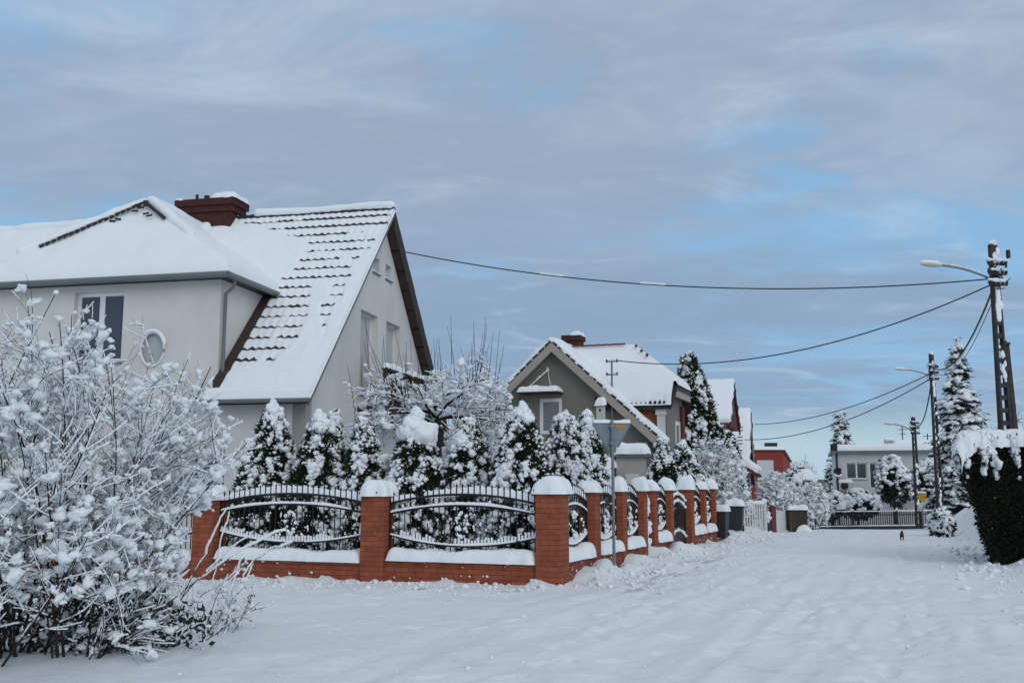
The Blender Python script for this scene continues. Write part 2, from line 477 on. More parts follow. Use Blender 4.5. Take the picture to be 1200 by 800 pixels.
def G(x, y):
    """height of the snow"""
    x = np.asarray(x, float); y = np.asarray(y, float)
    z = ground_base(x, y)
    # ploughed bank on the right of the street
    d = x - bank_edge(y) + .35 * noise2(x * .8, y * .8, 31)
    hb = .42 + .45 * sstep(20, 26, y) + .18 * noise2(x * .9, y * .9, 33)
    z = z + hb * sstep(0, 1.5, d) * sstep(9, 15, y) * (1 - sstep(52, 60, y)) * (1 - .75 * sstep(3, 8, d))
    # heaps pushed against the two brick fences
    rx, ry = x - CX, y - CY
    tf = rx * FDIR[0] + ry * FDIR[1]; df = -(rx * -FDIR[1] + ry * FDIR[0]); df = np.where(FDIR[0] < 0, df, -df)
    # front side of the front fence = nearer to the camera
    nf = np.array([FDIR[1], -FDIR[0]]);  nf = nf if nf[1] < 0 else -nf
    df = rx * nf[0] + ry * nf[1]
    m = sstep(-.6, .2, tf) * (df > -.4)
    z = z + m * np.exp(-(np.clip(df - .1, 0, 9) / .35) ** 2) * (.05 + .10 * np.clip(noise2(tf * 1.3, df * 1.3, 41) + .6 * noise2(tf * 4, df * 4, 42), 0, 1))
    ts = rx * SDIR[0] + ry * SDIR[1]
    ns = np.array([SDIR[1], -SDIR[0]])
    ds = rx * ns[0] + ry * ns[1]
    m = sstep(-.1, .5, ts) * (1 - sstep(17, 19, ts)) * (ds > -.4)
    lump = .5 + .6 * noise2(ts * 1.1, ds * .7, 44) + .4 * noise2(ts * 3.3, ds * 3, 45)
    z = z + m * np.exp(-(np.clip(ds - .28, 0, 9) / .42) ** 2) * .26 * np.clip(lump, .05, 1.3)
    # trodden verge in front of the fence, and soft ruts along the street
    band = np.exp(-((df - 1.1) / .55) ** 2) * sstep(-1, 1, tf)
    z = z + band * .03 * (noise2(x * 3.5, y * 3.5, 51) + noise2(x * 8, y * 8, 52) * .5)
    u = x - .43 * y
    street = sstep(-6.6, -5.4, u) * (1 - sstep(1.2, 2.4, u)) * sstep(5, 9, y)
    fade = 1 / (1 + np.maximum(y - 10, 0) / 25)
    z = z + street * (.012 * np.cos(u * 5.1 + 2.2 * noise2(x * .25, y * .25, 61)) * (.5 + noise2(x * .2, y * .2, 64)) + .006 * np.cos(u * 11.7 + 3.0 * noise2(x * .3, y * .3, 62)))
    z = z + street * .018 * fbm2(u * 2.2, y * .8, 63, 5)
    # wheel tracks wandering along the street and a trampled crust
    for u0, w0, sd_ in ((-3.6, .13, 1), (-2.1, .13, 1), (-1.2, .12, 2), (.3, .12, 2), (-4.9, .11, 3)):
        uu = u - u0 - .28 * noise2(y * .12, y * 0 + sd_, 65) + .03 * noise2(y * 1.5, y * 0 + u0, 66)
        k_ = (.55 + .45 * noise2(y * .35, y * 0 + u0, 67)) * sstep(5, 8, y)
        z = z + k_ * (-.020 * np.exp(-(uu / w0) ** 4) + .011 * np.exp(-((np.abs(uu) - 1.6 * w0) / (.5 * w0)) ** 2) * (1 + .9 * noise2(x * 6, y * 6, 68)))
    crust = .8 * np.abs(noise2(x * 2.7, y * 2.7, 73)) + .7 * np.abs(noise2(x * 6.1, y * 6.1, 74)) + .45 * np.abs(noise2(x * 12, y * 12, 75))
    z = z + .014 * crust * (.45 + .55 * sstep(-.3, .4, noise2(x * .4, y * .4, 76))) * sstep(4, 6, y) * (1 - sstep(40, 60, y))
    z = z + .035 * fbm2(x * .45, y * .45, 71, 3) + .010 * fbm2(x * 2.6, y * 2.6, 72, 4) * fade
    # snow hump round the foot of the big bush
    z = z + .10 * np.exp(-(((x + 4.6) / 2.2) ** 2 + ((y - 9.9) / 1.1) ** 2))
    return z


def g1(x, y): return float(G(np.array([x]), np.array([y]))[0])


def build_ground():
    def graded(a, b, lo, hi, step, grow):
        mid = np.arange(a, b, step)
        out = [mid[-1]]; s = step
        while out[-1] < hi: s *= grow; out.append(out[-1] + s)
        low = [mid[0]]; s = step
        while low[-1] > lo: s *= grow; low.append(low[-1] - s)
        return np.concatenate([np.array(low[1:])[::-1], mid, np.array(out[1:])])
    xs = graded(-7.5, 13, -900, 900, .05, 1.12)
    ys = [4.0]
    while ys[-1] < 30: ys.append(ys[-1] + .026 + .0045 * (ys[-1] - 4))
    s = ys[-1] - ys[-2]
    while ys[-1] < 1500: s *= 1.05; ys.append(ys[-1] + s)
    low = [4.0]; s = .06
    while low[-1] > -150: s *= 1.2; low.append(low[-1] - s)
    ys = np.concatenate([np.array(low[1:])[::-1], np.array(ys)])
    xx, yy = np.meshgrid(xs, ys, indexing='ij')
    zz = G(xx, yy)
    # footprints along the verge and on the street
    rg = np.random.default_rng(3)
    def prints(x0, y0, ang, n, wob):
        nonlocal zz
        px, py = x0, y0
        for k in range(n):
            a = ang + wob * rg.normal()
            px += .62 * math.cos(a); py += .62 * math.sin(a)
            side = .12 if k % 2 else -.12
            cx, cy = px - math.sin(a) * side, py + math.cos(a) * side
            dx, dy = xx - cx, yy - cy
            l = dx * math.cos(a) + dy * math.sin(a); w = -dx * math.sin(a) + dy * math.cos(a)
            zz = zz - .036 * np.exp(-((l / .15) ** 4 + (w / .065) ** 4)) + .009 * np.exp(-(((l / .22) ** 2 + (w / .12) ** 2 - 1) / .5) ** 2)
    prints(-4.8, 15.9, -.25, 12, .12); prints(1.5, 14.2, 1.13, 14, .08); prints(3.1, 7.4, 1.45, 22, .1); prints(.2, 9.0, 1.2, 12, .15); prints(4.2, 11, 1.2, 18, .06)
    prints(-3.9, 13.2, -.4, 10, .2); prints(2.4, 16.6, 1.16, 10, .05); prints(-2.6, 15.2, -.33, 9, .25); prints(-3.2, 14.6, -.3, 12, .2); prints(1.2, 13.1, .9, 12, .3); prints(-1.8, 8.2, .5, 12, .2); prints(1.0, 7.0, .9, 14, .25); prints(2.2, 10.5, 1.0, 14, .2); prints(-1, 11.5, .25, 14, .2)
    mb = MB(); mb.grid(np.stack([xx, yy, zz], -1))
    m = bpy.data.materials.new('ground_snow'); m.use_nodes = True
    nt = m.node_tree; n = nt.nodes; b = n['Principled BSDF']
    b.inputs['Roughness'].default_value = .6; b.inputs['Specular IOR Level'].default_value = .25
    at = n.new('ShaderNodeAttribute'); at.attribute_name = 'slush'
    tc = n.new('ShaderNodeTexCoord')
    nz = n.new('ShaderNodeTexNoise'); nz.inputs['Scale'].default_value = .8; nz.inputs['Detail'].default_value = 8
    nt.links.new(tc.outputs['Object'], nz.inputs['Vector'])
    c1 = n.new('ShaderNodeMix'); c1.data_type = 'RGBA'
    c1.inputs[6].default_value = (.71, .745, .78, 1); c1.inputs[7].default_value = (.84, .87, .895, 1)
    nt.links.new(nz.outputs['Fac'], c1.inputs[0])
    c2 = n.new('ShaderNodeMix'); c2.data_type = 'RGBA'; c2.inputs[7].default_value = (.20, .21, .235, 1)
    nt.links.new(at.outputs['Fac'], c2.inputs[0]); nt.links.new(c1.outputs[2], c2.inputs[6])
    nt.links.new(c2.outputs[2], b.inputs['Base Color'])
    n3 = n.new('ShaderNodeTexNoise'); n3.inputs['Scale'].default_value = 9; n3.inputs['Detail'].default_value = 10; n3.inputs['Roughness'].default_value = .65
    nt.links.new(tc.outputs['Object'], n3.inputs['Vector'])
    bp = n.new('ShaderNodeBump'); bp.inputs['Strength'].default_value = .6; bp.inputs['Distance'].default_value = .035
    nt.links.new(n3.outputs['Fac'], bp.inputs['Height']); nt.links.new(bp.outputs['Normal'], b.inputs['Normal'])
    o = mb.build('ground', m)
    o['kind'] = 'structure'
    # scuffed streaks where feet and wheels went down to the wet paving
    rx, ry = xx - CX, yy - CY
    nf = np.array([FDIR[1], -FDIR[0]]); nf = nf if nf[1] < 0 else -nf
    df = rx * nf[0] + ry * nf[1]; tf = rx * FDIR[0] + ry * FDIR[1]
    ts = rx * SDIR[0] + ry * SDIR[1]; ds = rx * SDIR[1] - ry * SDIR[0]
    s1 = np.exp(-((df - .75) / .10) ** 2) * sstep(.0, .5, tf) * (1 - sstep(2.2, 3.2, tf)) * sstep(.05, .35, noise2(tf * 4, df * 14, 81) + .5 * noise2(tf * 11, df * 30, 82))
    s2 = np.exp(-((ds - 1.25) / .38) ** 2) * sstep(-.8, .3, ts) * (1 - sstep(5, 9, ts)) * sstep(.12, .55, noise2(ts * 1.6, ds * 13, 83) + .5 * noise2(ts * 5, ds * 26, 84))
    s3 = sstep(5, 7, yy) * (1 - sstep(14, 18, yy)) * sstep(.78, .98, noise2(xx * 2.3, yy * 2.3, 85) + .45 * noise2(xx * 9, yy * 9, 86))
    sl = np.clip(s1 * .85 + s2 * .55 + s3 * .12, 0, .9)
    a = o.data.attributes.new('slush', 'FLOAT', 'POINT'); a.data.foreach_set('value', sl.reshape(-1).astype(np.float32))


build_ground()


def clods():
    """broken lumps of crusted snow kicked up along the fences and the street edge"""
    rg = np.random.default_rng(15); C = []; S = []
    nf = np.array([FDIR[1], -FDIR[0]]); nf = nf if nf[1] < 0 else -nf
    ns = np.array([SDIR[1], -SDIR[0]])
    for _ in range(420):
        t = rg.uniform(-.2, 9); d = .16 + rg.gamma(1.3, .28); C.append(np.array([CX, CY]) + FDIR * t + nf * d); S.append(rg.gamma(1.6, .008) + .008)
    for _ in range(620):
        t = rg.uniform(0, 18); d = .35 + rg.gamma(1.4, .35); C.append(np.array([CX, CY]) + SDIR * t + ns * d); S.append(rg.gamma(1.6, .009) + .008)
    for _ in range(260):
        y = rg.uniform(15, 32); C.append(np.array([bank_edge(y) - .2 + rg.normal(0, .4), y])); S.append(rg.gamma(1.6, .012) + .01)
    for _ in range(140):
        y = rg.uniform(5.5, 20); C.append(np.array([rg.uniform(-.5, .6) * y + .5, y])); S.append(rg.gamma(1.3, .006) + .006)
    C = np.array(C); S = np.array(S)
    z = G(C[:, 0], C[:, 1]) + S * .25
    mb = MB(); blobs(mb, np.column_stack([C, z]), np.stack([S * 1.3, S * 1.1, S * .8], -1), pool=POOLR, tilt=rg.normal(0, .4, len(S)), rg=rg)
    o = mb.build('snow_crumbs', M['snow']); o['kind'] = 'stuff'; tag(o, 'loose crumbs of crusted snow scattered on the street and along the fences', 'snow')


clods()


# ------------------------------------------------------------------ windows and helpers for houses
def rect(u0, u1, v0, v1): return [(u0, v0), (u1, v0), (u1, v1), (u0, v1)]


def window(parent, O, U, N, u0, u1, v0, v1, cols=2, rows=1, recess=.14, fw=.07, glass='glass', sill=True, fm='pvc'):
    """frame (part), pane and sill (sub-parts) set back in an opening of a wall whose outer face is at O"""
    O = np.asarray(O, float); U = np.asarray(U, float); N = np.asarray(N, float)
    def bx(mb, a0, a1, b0, b1, d0, d1):
        q = lambda a, b, d: O + U * a + Z_ * b - N * d
        f4 = [q(a0, b0, d1), q(a1, b0, d1), q(a1, b0, d0), q(a0, b0, d0)]
        t4 = [q(a0, b1, d1), q(a1, b1, d1), q(a1, b1, d0), q(a0, b1, d0)]
        mb.hexa(f4, t4)
    mb = MB(); e = .004
    bx(mb, u0 + e, u0 + fw, v0 + e, v1 - e, recess, recess + .07); bx(mb, u1 - fw, u1 - e, v0 + e, v1 - e, recess, recess + .07)
    bx(mb, u0 + fw, u1 - fw, v0 + e, v0 + fw, recess + .003, recess + .068); bx(mb, u0 + fw, u1 - fw, v1 - fw, v1 - e, recess + .003, recess + .068)
    for k in range(1, cols):
        u = u0 + (u1 - u0) * k / cols; bx(mb, u - fw * .7, u + fw * .7, v0 + fw, v1 - fw, recess + .006, recess + .066)
    for k in range(1, rows):
        v = v0 + (v1 - v0) * k / rows; bx(mb, u0 + fw, u1 - fw, v - fw * .5, v + fw * .5, recess + .009, recess + .063)
    fr = mb.build('window', M[fm], parent)
    mb = MB(); bx(mb, u0 + fw * .6, u1 - fw * .6, v0 + fw * .6, v1 - fw * .6, recess + .03, recess + .045); mb.build('pane', M[glass], fr)
    if sill:
        mb = MB(); bx(mb, u0 - .04, u1 + .04, v0 - .05, v0 - .002, -.05, recess + .05); mb.build('sill', M['gutter'], fr)
        mb = MB(); q0 = O + U * (u0 - .03) + Z_ * v0 + N * .045
        snow_on(mb, q0, U, -N, Z_, u1 - u0 + .06, recess + .04, .06, edge=.06, amp=.015, seed=int(abs(u0 * 77)) + 3)
        mb.build('snow', M['snow_soft'], fr)
    return fr


def plane_px(inv, O, U, N, px, py):
    """where the view ray through a pixel meets a wall plane given in local coordinates -> (u, z)"""
    c = inv(CAM); d = inv(CAM + ray(px, py)) - c
    O = np.asarray(O, float); N = np.asarray(N, float)
    t = ((O - c) @ N) / (d @ N); p = c + d * t
    return float((p - O) @ np.asarray(U, float)), float(p[2] - O[2])


def gutter(mb, a, b, r=.075):
    a = np.asarray(a, float); b = np.asarray(b, float)
    mb.tube([a, (a + b) / 2, b], r, 8)


def lumps_along(mb, pts, r, step=.14, seed=0, flat=.75, jitter=.25, pool=POOL1):
    """a continuous lumpy roll of snow along a polyline"""
    rg = np.random.default_rng(seed)
    pts = np.asarray(pts, float); seg = np.linalg.norm(np.diff(pts, axis=0), axis=1); L = np.concatenate([[0], np.cumsum(seg)])
    s = np.arange(0, L[-1], step); s = s + rg.uniform(-.3, .3, len(s)) * step; s = np.clip(s, 0, L[-1])
    c = np.stack([np.interp(s, L, pts[:, k]) for k in range(3)], -1)
    k = r * (1 + jitter * rg.normal(size=len(s))); k = np.clip(k, .4 * r, 1.7 * r)
    blobs(mb, c, np.stack([k * 1.25, k * 1.1, k * flat], -1), pool=pool, rg=rg)


def roll(mb, pts, r, seed=0, flat=.8, amp=.15, fr=2.0, sides=10):
    """a smooth roll of snow along a polyline: a squashed tube with uneven radius"""
    pts = np.asarray(pts, float)
    seg = np.linalg.norm(np.diff(pts, axis=0), axis=1); L = np.concatenate([[0], np.cumsum(seg)])
    n = max(8, int(L[-1] / .09)); s = np.linspace(0, L[-1], n)
    c = np.stack([np.interp(s, L, pts[:, k]) for k in range(3)], -1)
    rad = r * (1 + amp * fbm2(s * fr, s * 0 + seed * 3.3, seed, 3)); end = np.minimum(s, L[-1] - s) / (r * .9)
    rad = rad * np.sqrt(np.clip(1 - (1 - np.clip(end, 0, 1)) ** 2, .02, 1))
    k = len(mb.v); mb.tube(c, rad, sides)
    for q in range(k, len(mb.v)):
        pass


# ------------------------------------------------------------------ house with the tiled roof (left)
def white_house():
    ang = -R(12.6)
    O = np.array([Xat(361, 24.0, 3.65), 24.0, 0.0])
    h = thing('white_house', 'white rendered house with steep dark tiled roof half covered in snow and a hipped dormer', 'house', O, ang)
    inv = inv_frame(O, ang); fw = fwd_frame(O, ang)
    EZ, RZ, HD = Zat(466, 24.0), 9.95, 5.95
    LEN = 15.0
    wx = -.28; wy = .50; by = 2 * HD - wy
    zb = -.8
    slope = (RZ - EZ) / HD
    zr = lambda ly: EZ + slope * (HD - abs(ly - HD))
    # --- walls: front and back, gables with openings
    fO = np.array([wx, wy, 0.]); fN = np.array([0, -1., 0]); fU = np.array([-1., 0, 0])
    gO = np.array([wx, wy, 0.]); gN = np.array([1., 0, 0]); gU = np.array([0, 1., 0])
    dl0, dl1 = 2.71 + wx * 0, 9.7          # dormer extent (distance left of the gable)
    def fpx(px, py): return plane_px(inv, fO, fU, fN, px, py)
    def gpx(px, py): return plane_px(inv, gO, gU, gN, px, py)
    # front openings
    u1, vt = fpx(88, 341); u0, vb = fpx(146, 342)
    w1 = (min(u0, u1), max(u0, u1), 4.75, (vt + vb) / 2)
    uo, vo = fpx(179, 409)
    ug1, vg = fpx(203, 527); ug0, _ = fpx(264, 527)
    w3 = (min(ug0, ug1), max(ug0, ug1), .9, vg)
    lw = LEN + wx - .3
    eh = zr(wy) - .12
    dz = Zat(317, 24.8) - .05               # dormer eaves
    front = [(0, zb), (lw, zb), (lw, eh), (dl1 + wx, eh), (dl1 + wx, dz), (dl0 + wx, dz), (dl0 + wx, eh), (0, eh)]
    oval = [(uo + .34 * math.cos(a), vo + .44 * math.sin(a)) for a in np.arange(20) / 20 * 2 * math.pi]
    mb = MB()
    mb.slab(front, [rect(*w1), oval, rect(*w3)], fO, fU, Z_, fN, .35)
    # right gable
    gd = by - wy
    gh = lambda u: zr(u + wy) - .12
    def grect(x0, y0, x1, y1):
        a = gpx(x0, y0); b = gpx(x1, y1); return [a[0], b[0], b[1], a[1]]
    G1 = grect(423, 362, 441.5, 440); G2 = grect(453, 372, 468.5, 440)
    G1[2] = G2[2] = 4.15; G2[3] = G1[3]
    S1 = grect(437.5, 300, 444.5, 322); S2 = grect(452, 306, 458.5, 330)
    S2[2] = S1[2]; S2[3] = S1[3]
    holes = [rect(*q) for q in (G1, G2, S1, S2)]
    gable = [(0, zb), (gd, zb), (gd, gh(gd)), (gd / 2, zr(HD) - .12), (0, gh(0))]
    mb.slab(gable, holes, gO + np.array([-.0, .0, 0]) , gU, Z_, gN, .349)
    mb.slab([(0, zb), (gd, zb), (gd, gh(gd)), (gd / 2, zr(HD) - .12), (0, gh(0))], [], (wx - lw + .01, wy + .01, 0), (0, .999, 0), Z_, (-1., 0, 0), .3)
    mb.slab([(0, zb), (lw, zb), (lw, eh), (0, eh)], [], (wx - .01, by, 0), (-1., 0, 0), Z_, (0, 1., 0), .3)
    # cheek walls of the dormer
    yc = (dz - EZ) / slope
    for lx, nx in ((-dl0, 1.), (-dl1, -1.)):
        mb.slab([(0, eh - .3), (yc - wy + .3, dz + .2 - .5), (yc - wy + .05, dz), (0, dz)], [], (lx + nx * .001, wy + .001, 0), (0, 1., 0), Z_, (nx, 0, 0), .25)
    mb.build('wall', M['render_white'], h)
    # --- windows
    window(h, fO, fU, fN, *w1, cols=2, glass='glass', recess=.15, fw=.11)
    window(h, fO, fU, fN, *w3, cols=2, glass='glass', recess=.15)
    ring = MB(); A = np.linspace(0, 2 * math.pi, 29)
    ring.tube([fO + fU * (uo + .34 * math.cos(a)) + Z_ * (vo + .44 * math.sin(a)) + fN * .02 for a in A], .035, 8, cap=False)
    ov = ring.build('oval_window', M['pvc'], h)
    g = MB(); g.slab([(uo + .33 * math.cos(a), vo + .43 * math.sin(a)) for a in A[:-1]], [], fO - fN * .1, fU, Z_, fN, .02); g.build('pane', M['blind'], ov)
    sn = MB(); roll(sn, [fO + fU * (uo + .38 * math.cos(a)) + Z_ * (vo + .49 * math.sin(a)) + fN * .05 for a in np.linspace(.25 * math.pi, .95 * math.pi, 12)], .055, 3)
    sn.build('snow', M['snow_soft'], ov)
    for q in (G1, G2): window(h, gO, gU, gN, *q, cols=1, glass='blind', recess=.20, fw=.08)
    for q in (S1, S2): window(h, gO, gU, gN, *q, cols=1, glass='glass', recess=.16, fw=.04)
    # --- balcony on the gable
    mb = MB(); u0, u1 = gpx(417, 450)[0], gpx(417, 450)[0] + 4.6
    mb.box((wx + .004, wy + u0, 3.6), (wx + .9, wy + u1, 3.75))
    for u in np.linspace(u0 + .05, u1 - .05, 5): mb.box((wx + .80, wy + u - .06, 3.75), (wx + .90, wy + u + .06, 4.75))
    mb.box((wx + .78, wy + u0, 4.751), (wx + .92, wy + u1, 4.83))
    for k in range(26):
        u = u0 + .15 + (u1 - u0 - .3) * k / 25; mb.box((wx + .83, wy + u - .045, 3.8), (wx + .86, wy + u + .045, 4.74))
    bal = mb.build('balcony', M['wood_dark'], h)
    mb = MB(); snow_on(mb, (wx + .76, wy + u0, 4.83), X_, Y_, Z_, .18, u1 - u0, .13, edge=.08, amp=.04, seed=21); mb.build('snow', M['snow_soft'], bal)
    # --- roof boards (the solid under the tiles) with a deep barge on the right
    mb = MB(); t = .09
    for y0, y1, xa, xb_ in ((0., HD, 0, -dl0 - .12), (1.2, HD, -dl0 - .12, -LEN), (2 * HD, HD, 0, -LEN)):
        z0_ = zr(y0) - .02
        a = np.array([[xa, y0, z0_], [xb_, y0, z0_], [xb_, y1, RZ - .02], [xa, y1, RZ - .02]])
        lo = a - np.array([0, 0, t * 1.35])
        if y0 > HD: a[[0, 1, 2, 3]] = a[[1, 0, 3, 2]]; lo = a - np.array([0, 0, t * 1.35])
        mb.hexa(lo[::-1] if False else lo[[0, 1, 2, 3]], a[[0, 1, 2, 3]])
    roof = mb.build('roof', M['tile'], h)
    # barge boards under the back verge
    mb = MB()
    for k in range(12):
        y0 = HD + (HD + .15) * k / 12; y1 = HD + (HD + .15) * (k + 1) / 12 + .06
        z0, z1 = zr(y0) , zr(y1)
        mb.hexa([(-.30, y0, z0 - .60), (.02 + .006 * (k % 2), y0, z0 - .60), (.02 + .006 * (k % 2), y1, z1 - .60), (-.30, y1, z1 - .60)],
                [(-.30, y0, z0 + .03), (.02 + .006 * (k % 2), y0, z0 + .03), (.02 + .006 * (k % 2), y1, z1 + .03), (-.30, y1, z1 + .03)])
    mb.build('barge_board', M['wood_dark'], roof)
    mb = MB(); mb.hexa([(-.02, .0, EZ - .22), (.015, .0, EZ - .22), (.015, HD, RZ - .22), (-.02, HD, RZ - .22)], [(-.02, 0, EZ + .04), (.015, 0, EZ + .04), (.015, HD, RZ + .04), (-.02, HD, RZ + .04)])
    mb.build('barge_board', M['gutter'], roof)
    # --- tiles of the front slope: stepped courses with a scalloped lip
    NC = 19; c = HD / NC
    la = np.linspace(0, 6.2, 300)
    ly = []
    for k in range(NC):
        ly += [k * c + 1e-4, k * c + .004, k * c + .12 * c, k * c + .5 * c, k * c + .997 * c]
    ly = np.array(ly)
    def tile_h(a, y):
        f = (y / c) % 1.0
        wave = .5 + .5 * np.cos(a * 2 * np.pi / .22)
        return .075 * (1 - f) + .04 * wave * (1 - .5 * f)
    aa, yy = np.meshgrid(la, ly, indexing='ij')
    lip = np.where((yy / c) % 1 < .003, -.02, 0)
    zz = EZ + slope * yy + np.where((yy / c) % 1 < .003, .0, tile_h(aa, yy))
    mb = MB(); mb.grid(np.stack([-aa, yy, zz], -1), smooth=False, keep=~((aa > dl0 + .12) & (yy < 1.2))); mb.build('roof_tiles', M['tile'], roof)
    # --- snow on the front slope: thin between the lips, deep in drifts
    la = np.linspace(-.05, 6.6, 260); fl = np.array([-.0, .03, .07, .13, .19, .26, .36, .5, .65, .8, .93])
    ly = np.concatenate([(k + fl) * c for k in range(NC)] + [[HD]])
    aa, yy = np.meshgrid(la, ly, indexing='ij')
    px, py = project(fw(np.stack([-aa, yy, EZ + slope * yy + .1], -1)))
    def inpoly(x, y, poly):
        r = np.zeros(x.shape, bool); n = len(poly)
        for i in range(n):
            x0, y0 = poly[i]; x1, y1 = poly[(i + 1) % n]
            if y0 == y1: continue
            cnd = ((y0 > y) != (y1 > y)) & (x < (x1 - x0) * (y - y0) / (y1 - y0) + x0); r ^= cnd
        return r
    jx = px + 5 * fbm2(aa * 2.6, yy * 2.6, 91, 4); jy = py + 3 * fbm2(aa * 2.2, yy * 2.2, 95, 3)
    deep = inpoly(jx, jy, [(386, 330), (368, 334), (361, 352), (352, 382), (340, 408), (316, 426), (275, 432), (250, 444), (190, 452), (190, 480), (364, 480), (380, 420), (376, 385), (375, 360), (385, 342)])
    deep |= inpoly(jx, jy, [(447, 262), (437, 288), (418, 300), (408, 325), (401, 345), (391, 360), (381, 388), (372, 410), (355, 480), (380, 480), (520, 262)])
    deep |= inpoly(jx, jy, [(296, 338), (318, 332), (340, 322), (350, 306), (368, 288), (342, 279), (315, 268), (285, 260), (262, 262), (180, 240), (160, 340)])
    deep |= aa > 5.2
    m = deep.astype(float)
    for _ in range(1):
        q = np.pad(m, 1, mode='edge'); m = (q[:-2, 1:-1] + q[2:, 1:-1] + q[1:-1, :-2] + q[1:-1, 2:] + 2 * q[1:-1, 1:-1]) / 6
    f = (yy / c) % 1.0; th = tile_h(aa, yy)
    gap = noise2(aa * 2.3, np.floor(yy / c) * 7.7, 97)
    bare = .085 + .07 * gap + .05 * noise2(aa * 9, yy * 9, 98)
    bare = np.where(gap > .62, -.1, bare)
    upper = sstep(.80, .93, yy / HD) * .12
    thin = np.where(f < bare + upper, -.05, .02 + .06 * sstep(0, .5, f - bare) + .015 * noise2(aa * 6, yy * 6, 99)) + th * np.where(f < bare, 1, .75)
    dpt = .15 + .035 * fbm2(aa * 1.6, yy * 1.6, 101, 3)
    hz = thin * (1 - m) + np.maximum(dpt, th + .03) * m
    hz = np.where(yy < .01, -.06, hz); hz = np.where((yy >= .01) & (yy < .02), .06, hz)
    hz = hz * np.where(aa < -.02, -.2, 1)
    mb = MB(); mb.grid(np.stack([-aa, yy - .03 * (yy < .03), EZ + slope * yy + hz], -1), keep=~((aa > dl0 + .14) & (yy < 1.2))); mb.build('snow', M['snow_soft'], roof)
    # deep snow over the rest of the front slope, left of the dormer, and over the back
    nvec = np.array([0, -slope, 1.]) / math.hypot(1, slope); sl = np.array([0, 1., slope]) / math.hypot(1, slope); SL = HD * math.hypot(1, slope)
    mb = MB(); snow_on(mb, np.array([-LEN, 0, EZ]) + sl * 1.7, X_, sl, nvec, LEN - 5.9, SL - 1.7, .22, edge=.2, amp=.05, fr=1, res=.15, seed=31)
    nb = np.array([0, slope, 1.]) / math.hypot(1, slope); sb = np.array([0, -1., slope]) / math.hypot(1, slope)
    snow_on(mb, (-LEN, 2 * HD, EZ), X_, sb, nb, LEN, SL, .2, edge=.15, amp=.03, fr=1, res=.15, seed=32)
    mb.build('snow', M['snow_soft'], roof)
    # ridge: dark ridge tiles with a roll of snow over them
    mb = MB(); n = 44
    for k in range(n):
        x = -k * LEN / n; mb.tube([(x, HD, RZ + .0), (x - LEN / n * 1.02, HD, RZ + .02)], [.12, .135], 8)
    mb.build('ridge_tiles', M['tile'], roof)
    mb = MB(); roll(mb, [(.03, HD - .02, RZ + .13)] + [(-x, HD - .02, RZ + .14 + .02 * math.sin(x * 1.7)) for x in np.linspace(.5, 4.7, 10)], .14, 5, amp=.12)
    roll(mb, [(-6.5, HD, RZ + .12), (-9, HD, RZ + .16), (-12, HD, RZ + .15), (-LEN, HD, RZ + .1)], .17, 6, amp=.2); mb.build('snow', M['snow_soft'], roof)
    # --- gutters and downpipe
    mb = MB(); gutter(mb, (.06, -.05, EZ - .05), (-dl0 - .22, -.05, EZ - .05), .055); mb.build('gutter', M['gutter'], h)
    # --- dormer roof
    ov = .32; x0, x1 = -dl1 - ov, -dl0 + ov; yf = wy - ov; ze = dz + .02; xc = -6.35; hw = x1 - xc; hl = xc - x0
    RD = 9.42; sd = (RD - ze) / hw; sdl = (RD - ze) / hl; ya = yf + 2.55; sf = (RD - ze) / (ya - yf)
    xs = np.linspace(x0 - .06, x1 + .06, 130); ys = np.linspace(yf - .06, HD + .3, 110)
    gx, gy = np.meshgrid(xs, ys, indexing='ij')
    def dorm(x, y): return np.minimum(np.minimum(ze + sf * (y - yf), RD), np.minimum(ze + sdl * (x - x0), ze + sd * (x1 - x)))
    zd = dorm(gx, gy)
    edge = np.minimum(np.minimum(gx - x0, x1 - gx), gy - yf) + .06
    pr = np.sqrt(np.clip(1 - (1 - np.clip(edge / .22, 0, 1)) ** 2, 0, 1))
    zm = EZ + slope * gy
    zs = zd
    for _ in range(5):
        q = np.pad(zs, 1, mode='edge'); zs = (q[:-2, 1:-1] + q[2:, 1:-1] + q[1:-1, :-2] + q[1:-1, 2:] + q[1:-1, 1:-1]) / 5
    zs = np.where(edge < .3, zd, zs)
    hz = zs + pr * (.27 + .05 * fbm2(gx * 1.1, gy * 1.1, 111, 3)) - .05 * (1 - pr)
    keep = (zd > zm - .35)
    mb = MB(); mb.box((0, 0, 0), (0, 0, 0)) if False else None
    ysol = lambda z: (z - EZ) / slope
    # solid under the dormer snow
    V = [(x0, yf, ze), (x1, yf, ze), (xc, ya, RD), (xc, ysol(RD), RD), (x0, ysol(ze), ze), (x1, ysol(ze), ze)]
    lo = [(p[0], p[1], p[2] - .14) for p in V]
    mb.add(V, [(0, 1, 2)]); mb.add(V, [(1, 5, 3, 2), (0, 2, 3, 4)]); mb.add(V + lo, [(0, 6, 7, 1), (1, 7, 11, 5), (4, 10, 6, 0), (6, 10, 11, 7)])
    dr = mb.build('dormer_roof', M['tile'], h)
    mb = MB(); mb.grid(np.stack([gx, gy, hz], -1), keep=keep); mb.build('snow', M['snow_soft'], dr)
    # hip tiles peeping out and the rolls of snow over hips and ridge
    mb = MB(); mt = MB(); rg_ = np.random.default_rng(12)
